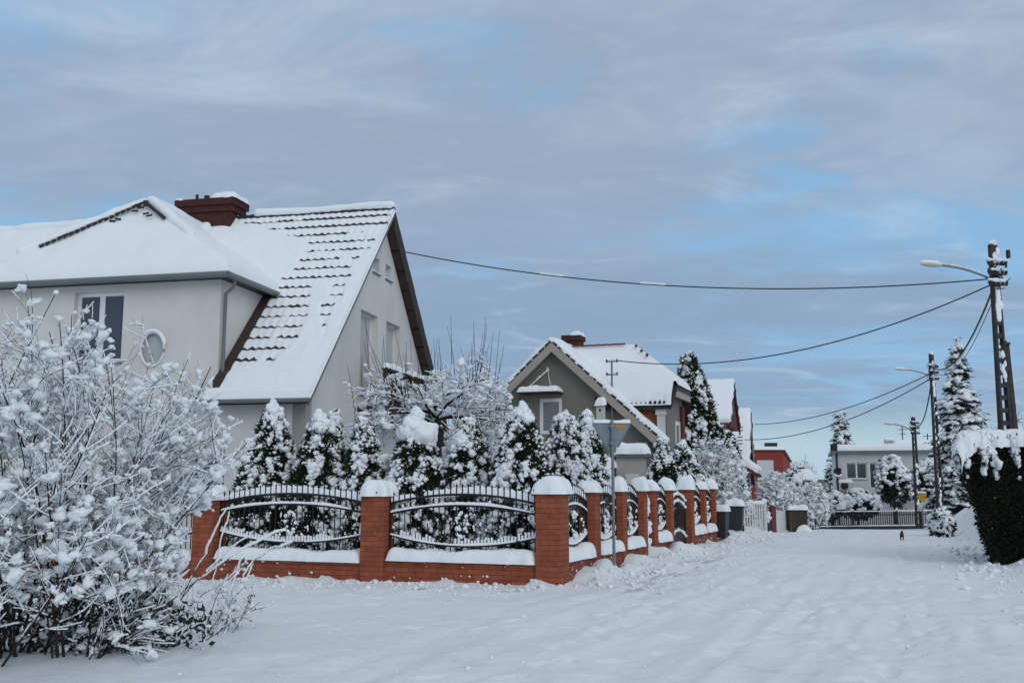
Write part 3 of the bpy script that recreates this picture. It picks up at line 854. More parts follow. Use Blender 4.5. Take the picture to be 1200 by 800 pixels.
    for sx in (-1, 1):
        ww_ = hl if sx < 0 else hw
        p = [np.array([xc + sx * ww_ * t_, ya - (ya - yf) * t_, RD - (RD - ze) * t_]) for t_ in np.linspace(0, .75 if sx < 0 else .55, 24)]
        roll(mb, [q + np.array([sx * .05, .06, .34 - (.16 * k / 23 if sx > 0 else .05 * k / 23)]) for k, q in enumerate(p)], .16, 8 + sx, amp=.25)
        for k in range(19 if sx < 0 else 12):
            q0 = p[k] + np.array([-sx * .06, -.16, .27 - .004 * k + rg_.normal(0, .015)]); q1 = p[k + 1] + np.array([-sx * .06, -.16, .25 - .004 * k]); mt.tube([q0, q0 * .15 + q1 * .85], [.035, .055], 6)
            if rg_.uniform() < .5 and k < 9: mt.tube([q0 + [-sx * .1, -.1, -.12], q0 + [-sx * .28, -.1, -.14]], .03, 5)
    roll(mb, [(xc, ya - .05, RD + .30), (xc, ya + 1.2, RD + .30), (xc, ysol(RD) + .2, RD + .22)], .2, 9)
    mb.build('snow', M['snow_soft'], dr); mt.build('hip_tiles', M['tile'], dr)
    mb = MB(); gutter(mb, (x0, yf - .06, ze - .09), (x1 + .06, yf - .06, ze - .09), .085); gutter(mb, (x1 + .06, yf - .05, ze - .09), (x1 + .06, ysol(ze) + .1, ze - .09), .085)
    gt = mb.build('gutter', M['gutter'], h)
    mb = MB(); dx = -dl0 + .09
    mb.tube([(x1 + .02, wy - .02 + .1, ze - .12), (x1 + .0, wy + .1, ze - .32), (dx, wy + .1, ze - .5), (dx, wy + .1, ze - 1.2), (dx, wy + .1, zr(wy + .1) + .12)], .045, 8)
    mb.build('downpipe', M['gutter'], h)
    # flashing where the cheek meets the roof
    mb = MB(); mb.hexa([(-dl0 - .02, wy - .35, zr(wy - .35) + .02), (-dl0 + .26, wy - .35, zr(wy - .35) + .02), (-dl0 + .26, yc, zr(yc) + .02), (-dl0 - .02, yc, zr(yc) + .02)],
                       [(-dl0 - .02, wy - .35, zr(wy - .35) + .17), (-dl0 + .26, wy - .35, zr(wy - .35) + .17), (-dl0 + .26, yc, zr(yc) + .17), (-dl0 - .02, yc, zr(yc) + .17)])
    mb.build('flashing', M['wood_dark'], roof)
    # --- chimney
    cl, _ = plane_px(inv, (0, HD, 0), (1., 0, 0), (0, -1., 0), 216, 240); cr, ct = plane_px(inv, (0, HD, 0), (1., 0, 0), (0, -1., 0), 284, 236)
    mb = MB(); zt = ct
    mb.box((cl + .14, HD - .45, RZ - 1.2), (cr - .14, HD + .35, zt - .42)); mb.box((cl + .07, HD - .52, zt - .42), (cr - .07, HD + .42, zt - .22)); mb.box((cl, HD - .58, zt - .22), (cr, HD + .48, zt))
    ch = mb.build('chimney', M['brick_dark'], h, uv=True)
    mb = MB(); mb.tube([(cl + .45, HD, zt), (cl + .45, HD, zt + .32)], .05, 8); mb.tube([(cl + .8, HD, zt), (cl + .8, HD, zt + .26)], .09, 8); mb.build('flue', M['iron'], ch)
    mb = MB(); snow_on(mb, (cr - .85, HD - .58, zt), X_, Y_, Z_, .9, 1.06, .2, edge=.2, amp=.04, seed=44); snow_on(mb, (cl - .03, HD - .58, zt), X_, Y_, Z_, .35, 1.0, .08, edge=.1, amp=.04, seed=45)
    mb.build('snow', M['snow_soft'], ch)
    # cable bracket high on the back verge
    mb = MB(); a = inv(P(466, 297, 31.2)); mb.box((a[0] - .35, a[1] - .03, a[2] - .03), (a[0] + .25, a[1] + .03, a[2] + .03)); mb.tube([(a[0] + .2, a[1], a[2] - .12), (a[0] + .2, a[1], a[2] + .1)], .05, 8)
    mb.build('cable_bracket', M['iron'], h)
    return fw(a + np.array([.2, 0, .05]))


wire_house = white_house()


# ------------------------------------------------------------------ brick fences with iron panels
def pillar(parent, x, top=1.49, w=.43, zb=-.5, seed=0, snow=.24, mat='brick'):
    mb = MB(); mb.box((x - w / 2, -w / 2, zb), (x + w / 2, w / 2, top))
    p = mb.build('pillar', M[mat], parent, uv=True)
    mb = MB(); mb.box((x - w / 2 - .03, -w / 2 - .03, top), (x + w / 2 + .03, w / 2 + .03, top + .05)); mb.build('coping', M['concrete'], p)
    mb = MB(); e = .075
    snow_on(mb, (x - w / 2 - e, -w / 2 - e, top + .06), X_, Y_, Z_, w + 2 * e, w + 2 * e, snow, edge=.17, amp=.045, fr=3.5, res=.04, jit=.035, seed=200 + seed, drop=.085)
    mb.build('snow_cap', M['snow_soft'], p)
    return p


def iron_panel(parent, x0, x1, zw, seed):
    """arched wrought iron panel: two arched rails with spikes, pickets, dished lower rail, scroll in the middle"""
    W = x1 - x0; rg = np.random.default_rng(seed); r = .012
    def arc(side, mid, x): return side + (mid - side) * (1 - (2 * (x - x0) / W - 1) ** 2)
    top = lambda x: arc(1.29, 1.45, x); sec = lambda x: arc(1.12, 1.27, x); low = lambda x: arc(.77, .60, x)
    xs = np.linspace(x0 + .02, x1 - .02, 26)
    mb = MB()
    for fn, rr in ((top, .023), (sec, .023), (low, .019)): mb.tube([(x, 0, fn(x)) for x in xs], rr, 6)
    for x in (x0 + .02, x1 - .02): mb.bar((x, 0, zw), (x, 0, 1.36), .03)
    n = max(6, int(W / .108)); pk = np.linspace(x0 + .08, x1 - .08, n)
    for k, x in enumerate(pk):
        mb.bar((x, 0, zw + .02), (x, 0, top(x)), .014); mb.bar((x, 0, top(x)), (x, 0, top(x) + .12), .022)
        mb.lathe([(.0, .07), (.022, .03), (.010, 0)], (x, 0, top(x) + .115), 5)     # spear head
    n2 = max(10, int(W / .06))
    for x in np.linspace(x0 + .06, x1 - .06, n2): mb.bar((x, 0, low(x)), (x, 0, low(x) + .10), .011)
    for x in (pk[:-1] + pk[1:]) / 2:          # rings between the two arched rails
        c = (top(x) + sec(x)) / 2; a = np.linspace(0, 2 * math.pi, 9)
        mb.tube([(x + .045 * math.cos(t), 0, c + .055 * math.sin(t)) for t in a], .007, 4, cap=False)
    xm = (x0 + x1) / 2; zc = .95
    for sx in (-1, 1):                         # scroll work
        a = np.linspace(0, 1.6 * math.pi, 14)
        for q, (rad, dz) in enumerate(((.10, .10), (.08, -.09))):
            mb.tube([(xm + sx * (.015 + rad * (1 - math.cos(t)) * .6), -.02, zc + dz + (1 if q == 0 else -1) * rad * math.sin(t)) for t in a], .009, 5)
    mb.tube([(xm, -.02, zc - .2), (xm - .1, -.02, zc), (xm, -.02, zc + .22), (xm + .1, -.02, zc), (xm, -.02, zc - .2)], .010, 5)
    pn = mb.build('iron_panel', M['iron'], parent)
    # snow caught between the spikes, on the rails and on the scrolls
    mb = MB()
    def curtain(fn, x_a, x_b, hgt, th, sd, dens):
        x = np.linspace(x_a, x_b, int((x_b - x_a) / .012) + 2)
        m = noise2(x * 1.7, x * 0, sd); k = np.abs(((x - pk[0]) / (pk[1] - pk[0])) % 1 - .5) * 2     # 0 between, 1 at a picket
        hh = hgt * np.clip(.72 + .3 * m + .18 * k ** 2 + .1 * noise2(x * 22, x * 0, sd + 1), .05, 1.3) * (m > dens)
        zb = np.array([fn(q) for q in x]) + .012
        prof = np.array([(-1, 0), (-1, .55), (-.7, .9), (0, 1), (.7, .9), (1, .55), (1, 0)])
        V = np.stack([np.broadcast_to(x[:, None], (len(x), 7)), prof[None, :, 0] * (th * (.7 + .3 * np.clip(hh / hgt, 0, 1)))[:, None] , zb[:, None] + prof[None, :, 1] * hh[:, None]], -1)
        mb.grid(V, keep=np.repeat((hh > .012)[:, None], 7, 1))
    curtain(top, x0 + .03, x1 - .03, .135, .0085, seed * 3 + 1, -.62)
    curtain(sec, x0 + .03, x1 - .03, .05, .028, seed * 3 + 2, -.8)
    curtain(low, x0 + .03, x1 - .03, .045, .024, seed * 3 + 3, -.8)
    for x in np.linspace(x0 + .06, x1 - .06, n2):
        if noise2(x * 2.1, 0, seed + 9) > -.45: hh = rg.uniform(.06, .13); mb.box((x - .016, -.018, low(x) + .02), (x + .016, .018, low(x) + .02 + hh))
    n = int(W * 13)
    c = np.stack([rg.choice(pk, n) + rg.normal(0, .006, n), rg.normal(0, .01, n), rg.uniform(.72, 1.13, n)], -1); s = rg.uniform(.008, .022, n)
    blobs(mb, c, np.stack([s, s, s * 1.8], -1), rg=rg)
    n = 30; a = rg.uniform(0, 6.28, n); c = np.stack([xm + .12 * np.cos(a) * rg.uniform(.4, 1, n), rg.normal(-.03, .01, n), zc + .2 * np.sin(a)], -1); s = rg.uniform(.015, .035, n)
    blobs(mb, c, np.stack([s, s, s], -1), rg=rg)
    mb.build('snow', M['snow_soft'], pn)


def low_wall(parent, x0, x1, zt, seed, mat='brick', w=.30, snow=.2, over=.05):
    mb = MB(); mb.box((x0, -w / 2, -.5), (x1, w / 2, zt - .085)); mb.box((x0, -w / 2 - .02, zt - .085), (x1, w / 2 + .02, zt))
    lw = mb.build('low_wall', M[mat], parent, uv=True)
    mb = MB()
    snow_on(mb, (x0 + .01, -w / 2 - .02 - over, zt), X_, Y_, Z_, x1 - x0 - .02, w + .04 + 2 * over, snow, edge=.14, amp=.035, fr=2.5, res=.05, jit=.03, seed=300 + seed, drop=.03)
    rg = np.random.default_rng(seed + 900); n = int((x1 - x0) * 5)   # clots stuck on the brick face
    c = np.stack([rg.uniform(x0 + .1, x1 - .1, n), np.full(n, -w / 2 - .022), zt - rg.uniform(.03, .40, n) ** 1.2], -1); s = rg.uniform(.005, .022, n)
    blobs(mb, c, np.stack([s * 1.5, s * .5, s], -1), yaw=np.zeros(n), pool=POOLR, rg=rg)
    mb.build('snow', M['snow_soft'], lw)


def corner_fence():
    f = thing('brick_fence', 'red brick fence with arched black iron panels facing the viewer, bush at its left end', 'fence', (CX, CY, 0), FA)
    xs = [0, -3.13, -6.55, -9.9, -13.2]
    tops = [1.49, 1.44, 1.36, 1.32, 1.28]
    for k, (x, t) in enumerate(zip(xs, tops)):
        pillar(f, x, t, seed=k, snow=.165)
    for k in range(4):
        a, b = xs[k + 1] + .215, xs[k] - .215
        zt = (.38, .33, .28, .25)[k]
        low_wall(f, a, b, zt, 10 + k, snow=.165)
        iron_panel(f, a, b, zt, 21 + k)


corner_fence()


def side_fence():
    f = thing('brick_fence', 'red brick fence running up the street with thick round snow caps on close-set pillars', 'fence', (CX, CY, 0), SANG)
    # pillar positions along the run (the corner pillar belongs to the other run)
    ts = []
    for px in (690.5, 723.5, 748.5, 761.5, 780.5, 804, 820.5, 832.5):
        q = (px - 600) / FPX / FWD[1] ** -1
        k = (px - 600) / FPX * FWD[1]
        t = (k * CY - CX) / (SDIR[0] - k * SDIR[1]); ts.append(t)
    for k, t in enumerate(ts): pillar(f, t, 1.50, w=(.31, .29, .28, .26, .27, .31, .25, .24)[k], seed=20 + k, snow=.18 + .05 * ((k * 7) % 3 - 1))
    h_ = .12
    spans = [(.215, ts[0] - .155), (ts[0] + .155, ts[1] - .145), (ts[1] + .145, ts[2] - .14), (ts[3] + .13, ts[4] - .135), (ts[5] + .155, ts[6] - .125), (ts[6] + .125, ts[7] - .12)]
    for k, (a, b) in enumerate(spans):
        low_wall(f, a, b, .40, 30 + k, mat='brick_snowy', snow=.19, over=.07, w=.24)
        iron_panel(f, a, b, .40, 41 + k)
        if k in (0, 3):
            pass
    # gates: pedestrian between the third and fourth pillar, drive gate further on
    W = fwd_frame((CX, CY, 0), SANG)
    for nm, a, b, lab, sd in (('garden_gate', ts[2] + .16, ts[3] - .15, 'narrow black iron garden gate clotted with snow between two close brick pillars', 1),
                              ('drive_gate', ts[4] + .16, ts[5] - .18, 'dark iron driveway gate between the thin and the wide brick pillar', 2)):
        L = W(np.array([a, 0, 0])); g = thing(nm, lab, 'gate', L, SANG); w = b - a
        rg = np.random.default_rng(sd); mb = MB(); sn = MB()
        arc = lambda x: 1.15 + .2 * (1 - (2 * x / w - 1) ** 2)
        for x in (.03, w - .03): mb.bar((x, 0, .05), (x, 0, 1.22), .04)
        xs = np.linspace(.03, w - .03, 16)
        for dz in (0, -.16, -.85): mb.tube([(x, 0, arc(x) + dz) for x in xs], .018, 6)
        mb.bar((.03, 0, .12), (w - .03, 0, .12), .04)
        n = int(w / .1)
        for x in np.linspace(.1, w - .1, n): mb.bar((x, 0, .12), (x, 0, arc(x) + .1), .015)
        if sd == 2: mb.box((.05, -.008, .14), (w - .05, .008, .62))
        mb.build('gate_leaf', M['iron'], g)
        for dz in (0, -.16, -.85): lumps_along(sn, [(x, 0, arc(x) + dz + .04) for x in xs], .04, .06, sd)
        if sd == 1: 
            n = 60; c = np.stack([rg.uniform(.05, w - .05, n), rg.normal(-.02, .02, n), rg.uniform(.3, 1.25, n)], -1); s = rg.uniform(.02, .07, n); blobs(sn, c, np.stack([s, s * .6, s * 1.2], -1), rg=rg)
        sn.build('snow', M['snow_soft'], g)
    return ts, W


TS, SIDE = side_fence()


# ------------------------------------------------------------------ sign on its post
def yield_sign():
    Y = 17.75; X = Xat(719, Y, 1.0); s = thing('traffic_sign', 'grey back of a triangular road sign on a steel post beside the brick fence', 'sign', (X, Y, g1(X, Y) - .02), R(4))
    z0 = g1(X, Y) - .02; zt = Zat(494, Y) - z0
    mb = MB(); mb.tube([(0, 0, -.3), (0, 0, zt + .02)], .027, 12); po = mb.build('post', M['galv'], s)
    hw, hh = .335, .60; r = .03
    def tri(sc, dz=0):
        out = []
        for cx, cz, a0 in ((-hw + .02, -.03, 90), (0, -hh + .02, 210), (hw - .02, -.03, 330)):
            for a in np.linspace(a0, a0 + 120, 6): out.append((cx * sc + r * math.cos(R(a)), (cz + dz) * sc + r * math.sin(R(a))))
        return out
    mb = MB(); mb.slab(tri(1), [], (0, .05, zt), (1., 0, 0), Z_, (0, -1., 0), .004)
    pl = mb.build('sign_plate', M['sign_back'], s)
    mb = MB(); o = tri(1); q = [np.array([a, .046, zt + b]) for a, b in o] + [np.array([o[0][0], .046, zt + o[0][1]])]
    mb.tube(q, .009, 5, cap=False); mb.build('rim', M['galv'], pl)
    mb = MB(); mb.box((.07, .044, zt - .115), (.25, .0455, zt - .045)); mb.build('sticker', M['sticker'], pl)
    mb = MB()
    for z in (zt - .08, zt - .38): mb.box((-.05, -.038, z - .02), (.05, .045, z + .02)); 
    mb.build('clamp', M['galv'], s)
    mb = MB(); snow_on(mb, (-hw, .03, zt + .0), X_, Y_, Z_, 2 * hw, .05, .035, edge=.03, amp=.015, fr=9, res=.03, jit=.006, seed=7)
    lumps_along(mb, [(.03, .02, zt - .57), (.10, .03, zt - .47)], .02, .03, 3); mb.build('snow', M['snow_soft'], pl)


yield_sign()


# ------------------------------------------------------------------ vegetation
def thuja(px, Y, py_top, half_px, label, seed, cap=0.0, snow=1.0, lean=0.0, tips=1, group='snow covered thujas behind the brick fence', name='thuja', zx=None, sz=1.0):
    z0 = 0.0
    X = Xat(px, Y, 1.6); z0 = g1(X, Y) - .05
    H = Zat(py_top, Y) - z0 - cap * .55; Rr = half_px * 1.16 / FPX * Y * FWD[1]
    t = thing(name, label, 'evergreen', (X, Y, z0), 0, group)
    rg = np.random.default_rng(seed)
    def prof(q, ang):      # radius of the crown at relative height q
        base = np.clip(.84 + .4 * q, 0, 1) * (1 - np.clip((q - .25) / .75, 0, 1) ** 1.35) ** .85
        lump = 1 + .20 * noise3(np.cos(ang) * 1.3 + seed, np.sin(ang) * 1.3, q * 4.5, seed) + .10 * noise3(np.cos(ang) * 3 + seed, np.sin(ang) * 3, q * 11, seed + 1)
        return Rr * (base + .04) * lump
    mb = MB(); mb.tube([(0, 0, -.1), (0, 0, H * .5), (lean * .5, 0, H * .92)], [.05, .035, .01], 7); mb.build('trunk', M['bark'], t)
    mb = MB()
    q = np.linspace(0.02, .985, 26); a = np.arange(18) / 18 * 2 * np.pi
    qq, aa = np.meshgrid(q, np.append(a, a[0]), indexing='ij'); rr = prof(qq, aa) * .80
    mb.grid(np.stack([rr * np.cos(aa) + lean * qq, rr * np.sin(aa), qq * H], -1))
    core = mb
    n = int(6500 * (H / 2.2 / sz) * (Rr / .5 / sz))
    q = 1 - np.sqrt(rg.uniform(0, 1, n)); q = np.where(rg.uniform(0, 1, n) < .5, rg.uniform(0, 1, n) * .97, q); a = rg.uniform(0, 2 * np.pi, n)
    rr = prof(q, a) * rg.uniform(.78, 1.0, n)
    C = np.stack([rr * np.cos(a) + lean * q, rr * np.sin(a), q * H], -1)
    D = np.stack([np.cos(a) * .8, np.sin(a) * .8, rg.uniform(.1, 1.4, n)], -1) + rg.normal(0, .35, (n, 3))
    lv = MB(); leaves(lv, C, D, rg.uniform(.07, .17, n) * sz, rg.uniform(.025, .05, n) * sz, rg)
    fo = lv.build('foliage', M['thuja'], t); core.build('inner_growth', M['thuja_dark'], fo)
    # snow: clots lying on the sprays, drooping outwards, with dark gaps between them
    sn = MB(); n = int(175 * snow * (H / 2.2 / sz) * (Rr / .5 / sz) ** .8)
    q = rg.uniform(0, 1, n * 2) ** 1.15 * .98; a = rg.uniform(0, 2 * np.pi, n * 2)
    dens = noise3(np.cos(a) * 1.8 + seed * 2, np.sin(a) * 1.8, q * H * 2.2, seed + 7) + .25 * q
    k = np.argsort(-dens * .55 + rg.normal(0, .42, n * 2))[:n]; q, a = q[k], a[k]
    S = (rg.gamma(3.0, .0125, n) + .018) * sz
    for j in range(4):
        f = (.86 + .085 * j); rr = prof(q, a) * f + .02 * j
        s = S * (1.0, 1.05, .85, .6)[j]
        C = np.stack([rr * np.cos(a) + lean * q, rr * np.sin(a), q * H + .05 - S * .55 * j ** 1.2], -1) + rg.normal(0, .026 * sz, (n, 3))
        blobs(sn, C, np.stack([s * 1.15, s * .95, s * .78], -1), yaw=a + rg.normal(0, .3, n), tilt=np.full(n, .45) + rg.normal(0, .3, n), pool=POOLR, rg=rg)
    n2 = n * 3           # fine dusting
    q = rg.uniform(0, .97, n2); a = rg.uniform(0, 2 * np.pi, n2); rr = prof(q, a) * rg.uniform(.93, 1.06, n2); s = rg.uniform(.007, .024, n2) * sz
    blobs(sn, np.stack([rr * np.cos(a) + lean * q, rr * np.sin(a), q * H + .03], -1), np.stack([s * 1.3, s, s * .8], -1), rg=rg)
    if cap > 0:
        m = 26; f = rg.uniform(0, 1, m); ca = rg.uniform(0, 6.28, m); cr = rg.uniform(0, 1, m) ** .5 * cap * .42 * f; s = cap * (.16 + .26 * f) * rg.uniform(.8, 1.15, m)
        hood = np.array([rg.normal(0, .10), rg.normal(0, .05), 0]) * cap
        blobs(sn, np.stack([lean + cr * np.cos(ca), cr * np.sin(ca), H + cap * (.42 - .95 * f)], -1) + hood * (1 - f[:, None]), np.stack([s, s, s * .9], -1), pool=POOL2, rg=rg)
    else:
        m = 10; s = rg.uniform(.04, .09, m); blobs(sn, np.stack([lean + rg.normal(0, .04, m), rg.normal(0, .04, m), H - rg.uniform(0, .35, m)], -1), np.stack([s, s, s * 1.1], -1), rg=rg)
    sn.build('snow', M['snow_tree'], t)
    return t


thuja(318, 20.2, 467, 37, 'broad conical snow covered thuja nearest the white house corner, snow lump on its tip', 101, cap=.34)
thuja(373, 19.8, 478, 34, 'snow covered thuja with a smooth rounded snow hood, second from the left', 102, cap=.40)
thuja(390, 20.1, 482, 15, 'thin pointed snowy thuja tip rising right beside the one with the rounded hood', 115, snow=.9)
thuja(425, 19.6, 490, 27, 'narrow snow covered thuja without a hood, behind the middle brick pillar', 103)
thuja(487, 19.2, 476, 41, 'thuja with a wide sloping slab of snow on its crown, below the pruned fruit tree', 104, cap=.52)
thuja(548, 19.0, 492, 33, 'snow speckled thuja in the middle of the second iron panel', 105, snow=1.15)
thuja(612, 18.3, 470, 42, 'wide thuja with a pointed snow peak, left of the corner pillar', 106, cap=.36, snow=1.1)
thuja(662, 19.3, 486, 31, 'thuja crusted white all over, just right of the corner pillar', 107, snow=1.6)
thuja(687, 19.8, 485, 24, 'slim thuja crusted white, left of the triangular sign', 108, snow=1.5)
thuja(776, 28.5, 516, 19, 'small snowy thuja right of the grey house gable', 109, snow=1.0)
thuja(801, 29.5, 514, 27, 'rounded snowy thuja with a hood, behind the driveway gate', 110, cap=.3, snow=1.0)
thuja(395, 20.4, 555, 26, 'low snowy evergreen squeezed between the tall thujas of the left iron panel', 111, snow=.9)
thuja(288, 20.6, 560, 28, 'low snowy evergreen at the foot of the white house wall', 113, snow=.9)
thuja(455, 19.8, 560, 26, 'low snowy evergreen behind the middle brick pillar', 114, snow=.9)
thuja(580, 18.9, 548, 24, 'low snowy evergreen in the right half of the second iron panel', 112, snow=.9)


def grow(start, d, L, r0, level, rg, out, spec):
    """one branch as a bent polyline; children are added recursively. spec = list of dicts per level"""
    sp = spec[level]; n = sp['n']
    p = np.array(start, float); d = np.array(d, float); d /= np.linalg.norm(d)
    pts = [p.copy()]; bend = rg.normal(0, sp['bend'], 3)
    for k in range(n):
        d = d + (bend + rg.normal(0, sp['jit'], 3)) / n + np.array([0, 0, sp['up']]) / n
        d /= np.linalg.norm(d)
        p = p + d * L / n; pts.append(p.copy())
        if 'limit' in sp and not sp['limit'](p): break
    pts = np.array(pts)
    if len(pts) < 3: return
    rad = np.linspace(r0, r0 * sp['taper'], len(pts))
    out.append((pts, rad, level))
    if level + 1 < len(spec):
        c = spec[level + 1]; m = max(1, int(rg.poisson(c['num'])))
        for _ in range(m):
            t = rg.uniform(c['from'], .98) * (len(pts) - 1); i = min(int(t), len(pts) - 2); f = t - i
            q = pts[i] * (1 - f) + pts[i + 1] * f; dd = pts[i + 1] - pts[i]; dd /= np.linalg.norm(dd)
            rnd = rg.normal(0, 1, 3); rnd -= dd * (rnd @ dd); rnd /= np.linalg.norm(rnd) + 1e-9
            a = R(rg.uniform(*c['angle'])); nd = dd * math.cos(a) + rnd * math.sin(a)
            nd[2] += c.get('lift', 0)
            grow(q, nd, rg.uniform(*c['len']) * L, max(rad[i] * c['thin'], c['rmin']), level + 1, rg, out, spec)


def snow_branches(sn, br, rg, k=2.2, rmin=.012, rmax=.05, prob=.8, step=.05, levels=(0, 1, 2, 3), zgap=0.9):
    """a ridge of snow lying along the upper side of every branch"""
    C = []; S = []; Yw = []; T = []
    for pts, rad, lv in br:
        if lv not in levels: continue
        seg = np.diff(pts, axis=0); ln = np.linalg.norm(seg, axis=1); L = np.concatenate([[0], np.cumsum(ln)])
        s = np.arange(step * .3, L[-1], step)
        if len(s) == 0: continue
        q = np.stack([np.interp(s, L, pts[:, j]) for j in range(3)], -1); r = np.interp(s, L, rad)
        i = np.clip(np.searchsorted(L, s) - 1, 0, len(seg) - 1); d = seg[i] / ln[i][:, None]
        hor = np.sqrt(d[:, 0] ** 2 + d[:, 1] ** 2)
        u = rg.uniform(0, 1, len(s)); patch = noise2(s * 2.2 + rg.uniform(0, 99), s * 0 + rg.uniform(0, 99), 3)
        ok = (patch > 1 - 2 * prob) & (hor > rg.uniform(.1, .45, len(s)))
        w = np.clip(r * k * rg.uniform(.7, 1.4, len(s)), rmin, rmax) * (.55 + .45 * hor) * (1 + .5 * patch)
        for j in np.nonzero(ok)[0]:
            C.append(q[j] + np.array([0, 0, r[j] + w[j] * .45 * zgap])); S.append((step * .85, w[j] * .72, w[j] * .85)); Yw.append(math.atan2(d[j, 1], d[j, 0])); T.append(-math.asin(np.clip(d[j, 2], -1, 1)))
    if C: blobs(sn, np.array(C), np.array(S), yaw=np.array(Yw), tilt=np.array(T), rg=rg)


def big_bush():
    Y = 10.2; X = Xat(60, Y, .2); z0 = g1(X, Y)
    t = thing('bush', 'large bare bush heavily loaded with snow clumps in the left foreground', 'bush', (X, Y, z0 - .05))
    rg = np.random.default_rng(501)
    def lim(p):
        x, y, z = p
        w = 1.2 + .70 * float(sstep(1.15, 2.15, z)); top = np.interp(x, [-2, -.9, -.2, .4, .8, 1.2, 1.6, 2.0], [3.0, 3.25, 3.25, 3.3, 3.05, 2.6, 2.25, 1.85]) + .22 * math.sin(x * 9 + y * 5)
        return x < w - .12 and x > -2.3 and abs(y) < 1.4 and z < top
    def lim_old(p): return (abs(p[0] + .25) / 2.05) ** 2.2 + (abs(p[1]) / 1.5) ** 2.2 + (max(p[2] - .9, 0) / (2.55 + .35 * math.sin(p[0] * 2.7 + 1.2) - .25 * p[0])) ** 2.2 < 1.0 and p[1] > -1.45
    spec = [dict(n=14, bend=.4, jit=.5, up=.25, taper=.3, limit=lim),
            dict(n=7, bend=.6, jit=.5, up=.12, taper=.4, num=11, **{'from': .22}, angle=(20, 55), len=(.16, .36), thin=.5, rmin=.004, limit=lim, lift=.08),
            dict(n=5, bend=.6, jit=.5, up=.25, taper=.5, num=5.2, **{'from': .2}, angle=(25, 65), len=(.2, .5), thin=.55, rmin=.0028, limit=lim, lift=.15)]
    br = []
    for k in range(78):
        a = rg.uniform(0, 6.28); rr = rg.uniform(.05, .8); s = np.array([rr * math.cos(a) * 1.5 - .45, rr * math.sin(a) * .7, -.1])
        tilt = R(rg.uniform(2, 36)) if k % 3 else R(rg.uniform(28, 66))
        a2 = a + rg.normal(0, .6); d = (math.sin(tilt) * math.cos(a2) * 1.2, math.sin(tilt) * math.sin(a2) * .9, math.cos(tilt))
        grow(s, d, rg.uniform(2.9, 4.4), rg.uniform(.009, .018), 0, rg, br, spec)
    mb = MB()
    for pts, rad, lv in br: mb.tube(pts, rad, 5 if lv == 0 else (4 if lv == 1 else 3), cap=False)
    mb.build('branches', M['twig'], t)
    sn = MB()
    snow_branches(sn, br, rg, k=2.0, rmin=.010, rmax=.024, prob=.32, step=.035, zgap=1.5, levels=(0,)); snow_branches(sn, br, rg, k=2.0, rmin=.0085, rmax=.021, prob=.56, step=.032, zgap=1.5, levels=(1, 2))
    # clumps caught in the forks: each a knot of small ragged lumps
    C = []; S = []
    for pts, rad, lv in br:
        m = 3 if lv == 0 else (1 + (rg.uniform() < .6) if lv == 1 else rg.uniform() < .72)
        for _ in range(int(m)):
            i = rg.integers(1, len(pts)) if lv else rg.integers(min(4, len(pts) - 1), len(pts))
            C.append(pts[i]); S.append(np.clip(rg.gamma(2.0, .0110) + .010, .011, .070))
    C = np.array(C); S = np.array(S)
    keep = (C[:, 2] > .7) | (rg.uniform(0, 1, len(C)) < .30); C, S = C[keep], S[keep]
    for j in range(3):
        off = rg.normal(0, .62, C.shape) * S[:, None] * (j > 0); off[:, 2] = off[:, 2] * .5 + S * (.35 - .2 * j)
        s_ = S * (1, .72, .5)[j] * rg.uniform(.75, 1.2, len(S))
        blobs(sn, C + off, np.stack([s_ * rg.uniform(.9, 1.6, len(S)), s_ * rg.uniform(.7, 1.1, len(S)), s_ * rg.uniform(.5, .9, len(S))], -1), pool=POOLR, tilt=rg.normal(0, .5, len(C)), rg=rg)
    sn.build('snow', M['snow_tree'], t)
    lf = MB(); n = 170; pick = rg.integers(0, len(br), n); c = np.array([br[i][0][-1] for i in pick]); c = c[c[:, 2] < 1.5]
    leaves(lf, c, rg.normal(0, 1, (len(c), 3)) + [0, 0, -.6], rg.uniform(.03, .07, len(c)), rg.uniform(.02, .04, len(c)), rg); lf.build('dead_leaves', M['leaf_dry'], t)
    # dark evergreen undergrowth at the foot
    return X, Y, z0


BX, BY, BZ = big_bush()


def undergrowth():
    Y = 10.5; X = Xat(95, Y, .3); z0 = g1(X, Y)
    t = thing('low_evergreen', 'low dark evergreen growing in shade under the big snowy bush', 'shrub', (X, Y, z0))
    rg = np.random.default_rng(77); n = 1700
    a = rg.uniform(0, 6.28, n); r = np.sqrt(rg.uniform(0, 1, n)); c = np.stack([r * np.cos(a) * 1.35, r * np.sin(a) * .5, rg.uniform(.0, .78, n) * (1.15 - r * .7)], -1)
    mb = MB(); leaves(mb, c, rg.normal(0, 1, (n, 3)) + [0, 0, .3], rg.uniform(.05, .10, n), rg.uniform(.025, .05, n), rg); mb.build('foliage', M['evergreen'], t)
    sn = MB(); k = rg.integers(0, n, 150); s = rg.uniform(.02, .06, 150); blobs(sn, c[k] + [0, 0, .05], np.stack([s * 1.3, s, s * .7], -1), rg=rg); sn.build('snow', M['snow_tree'], t)


undergrowth()


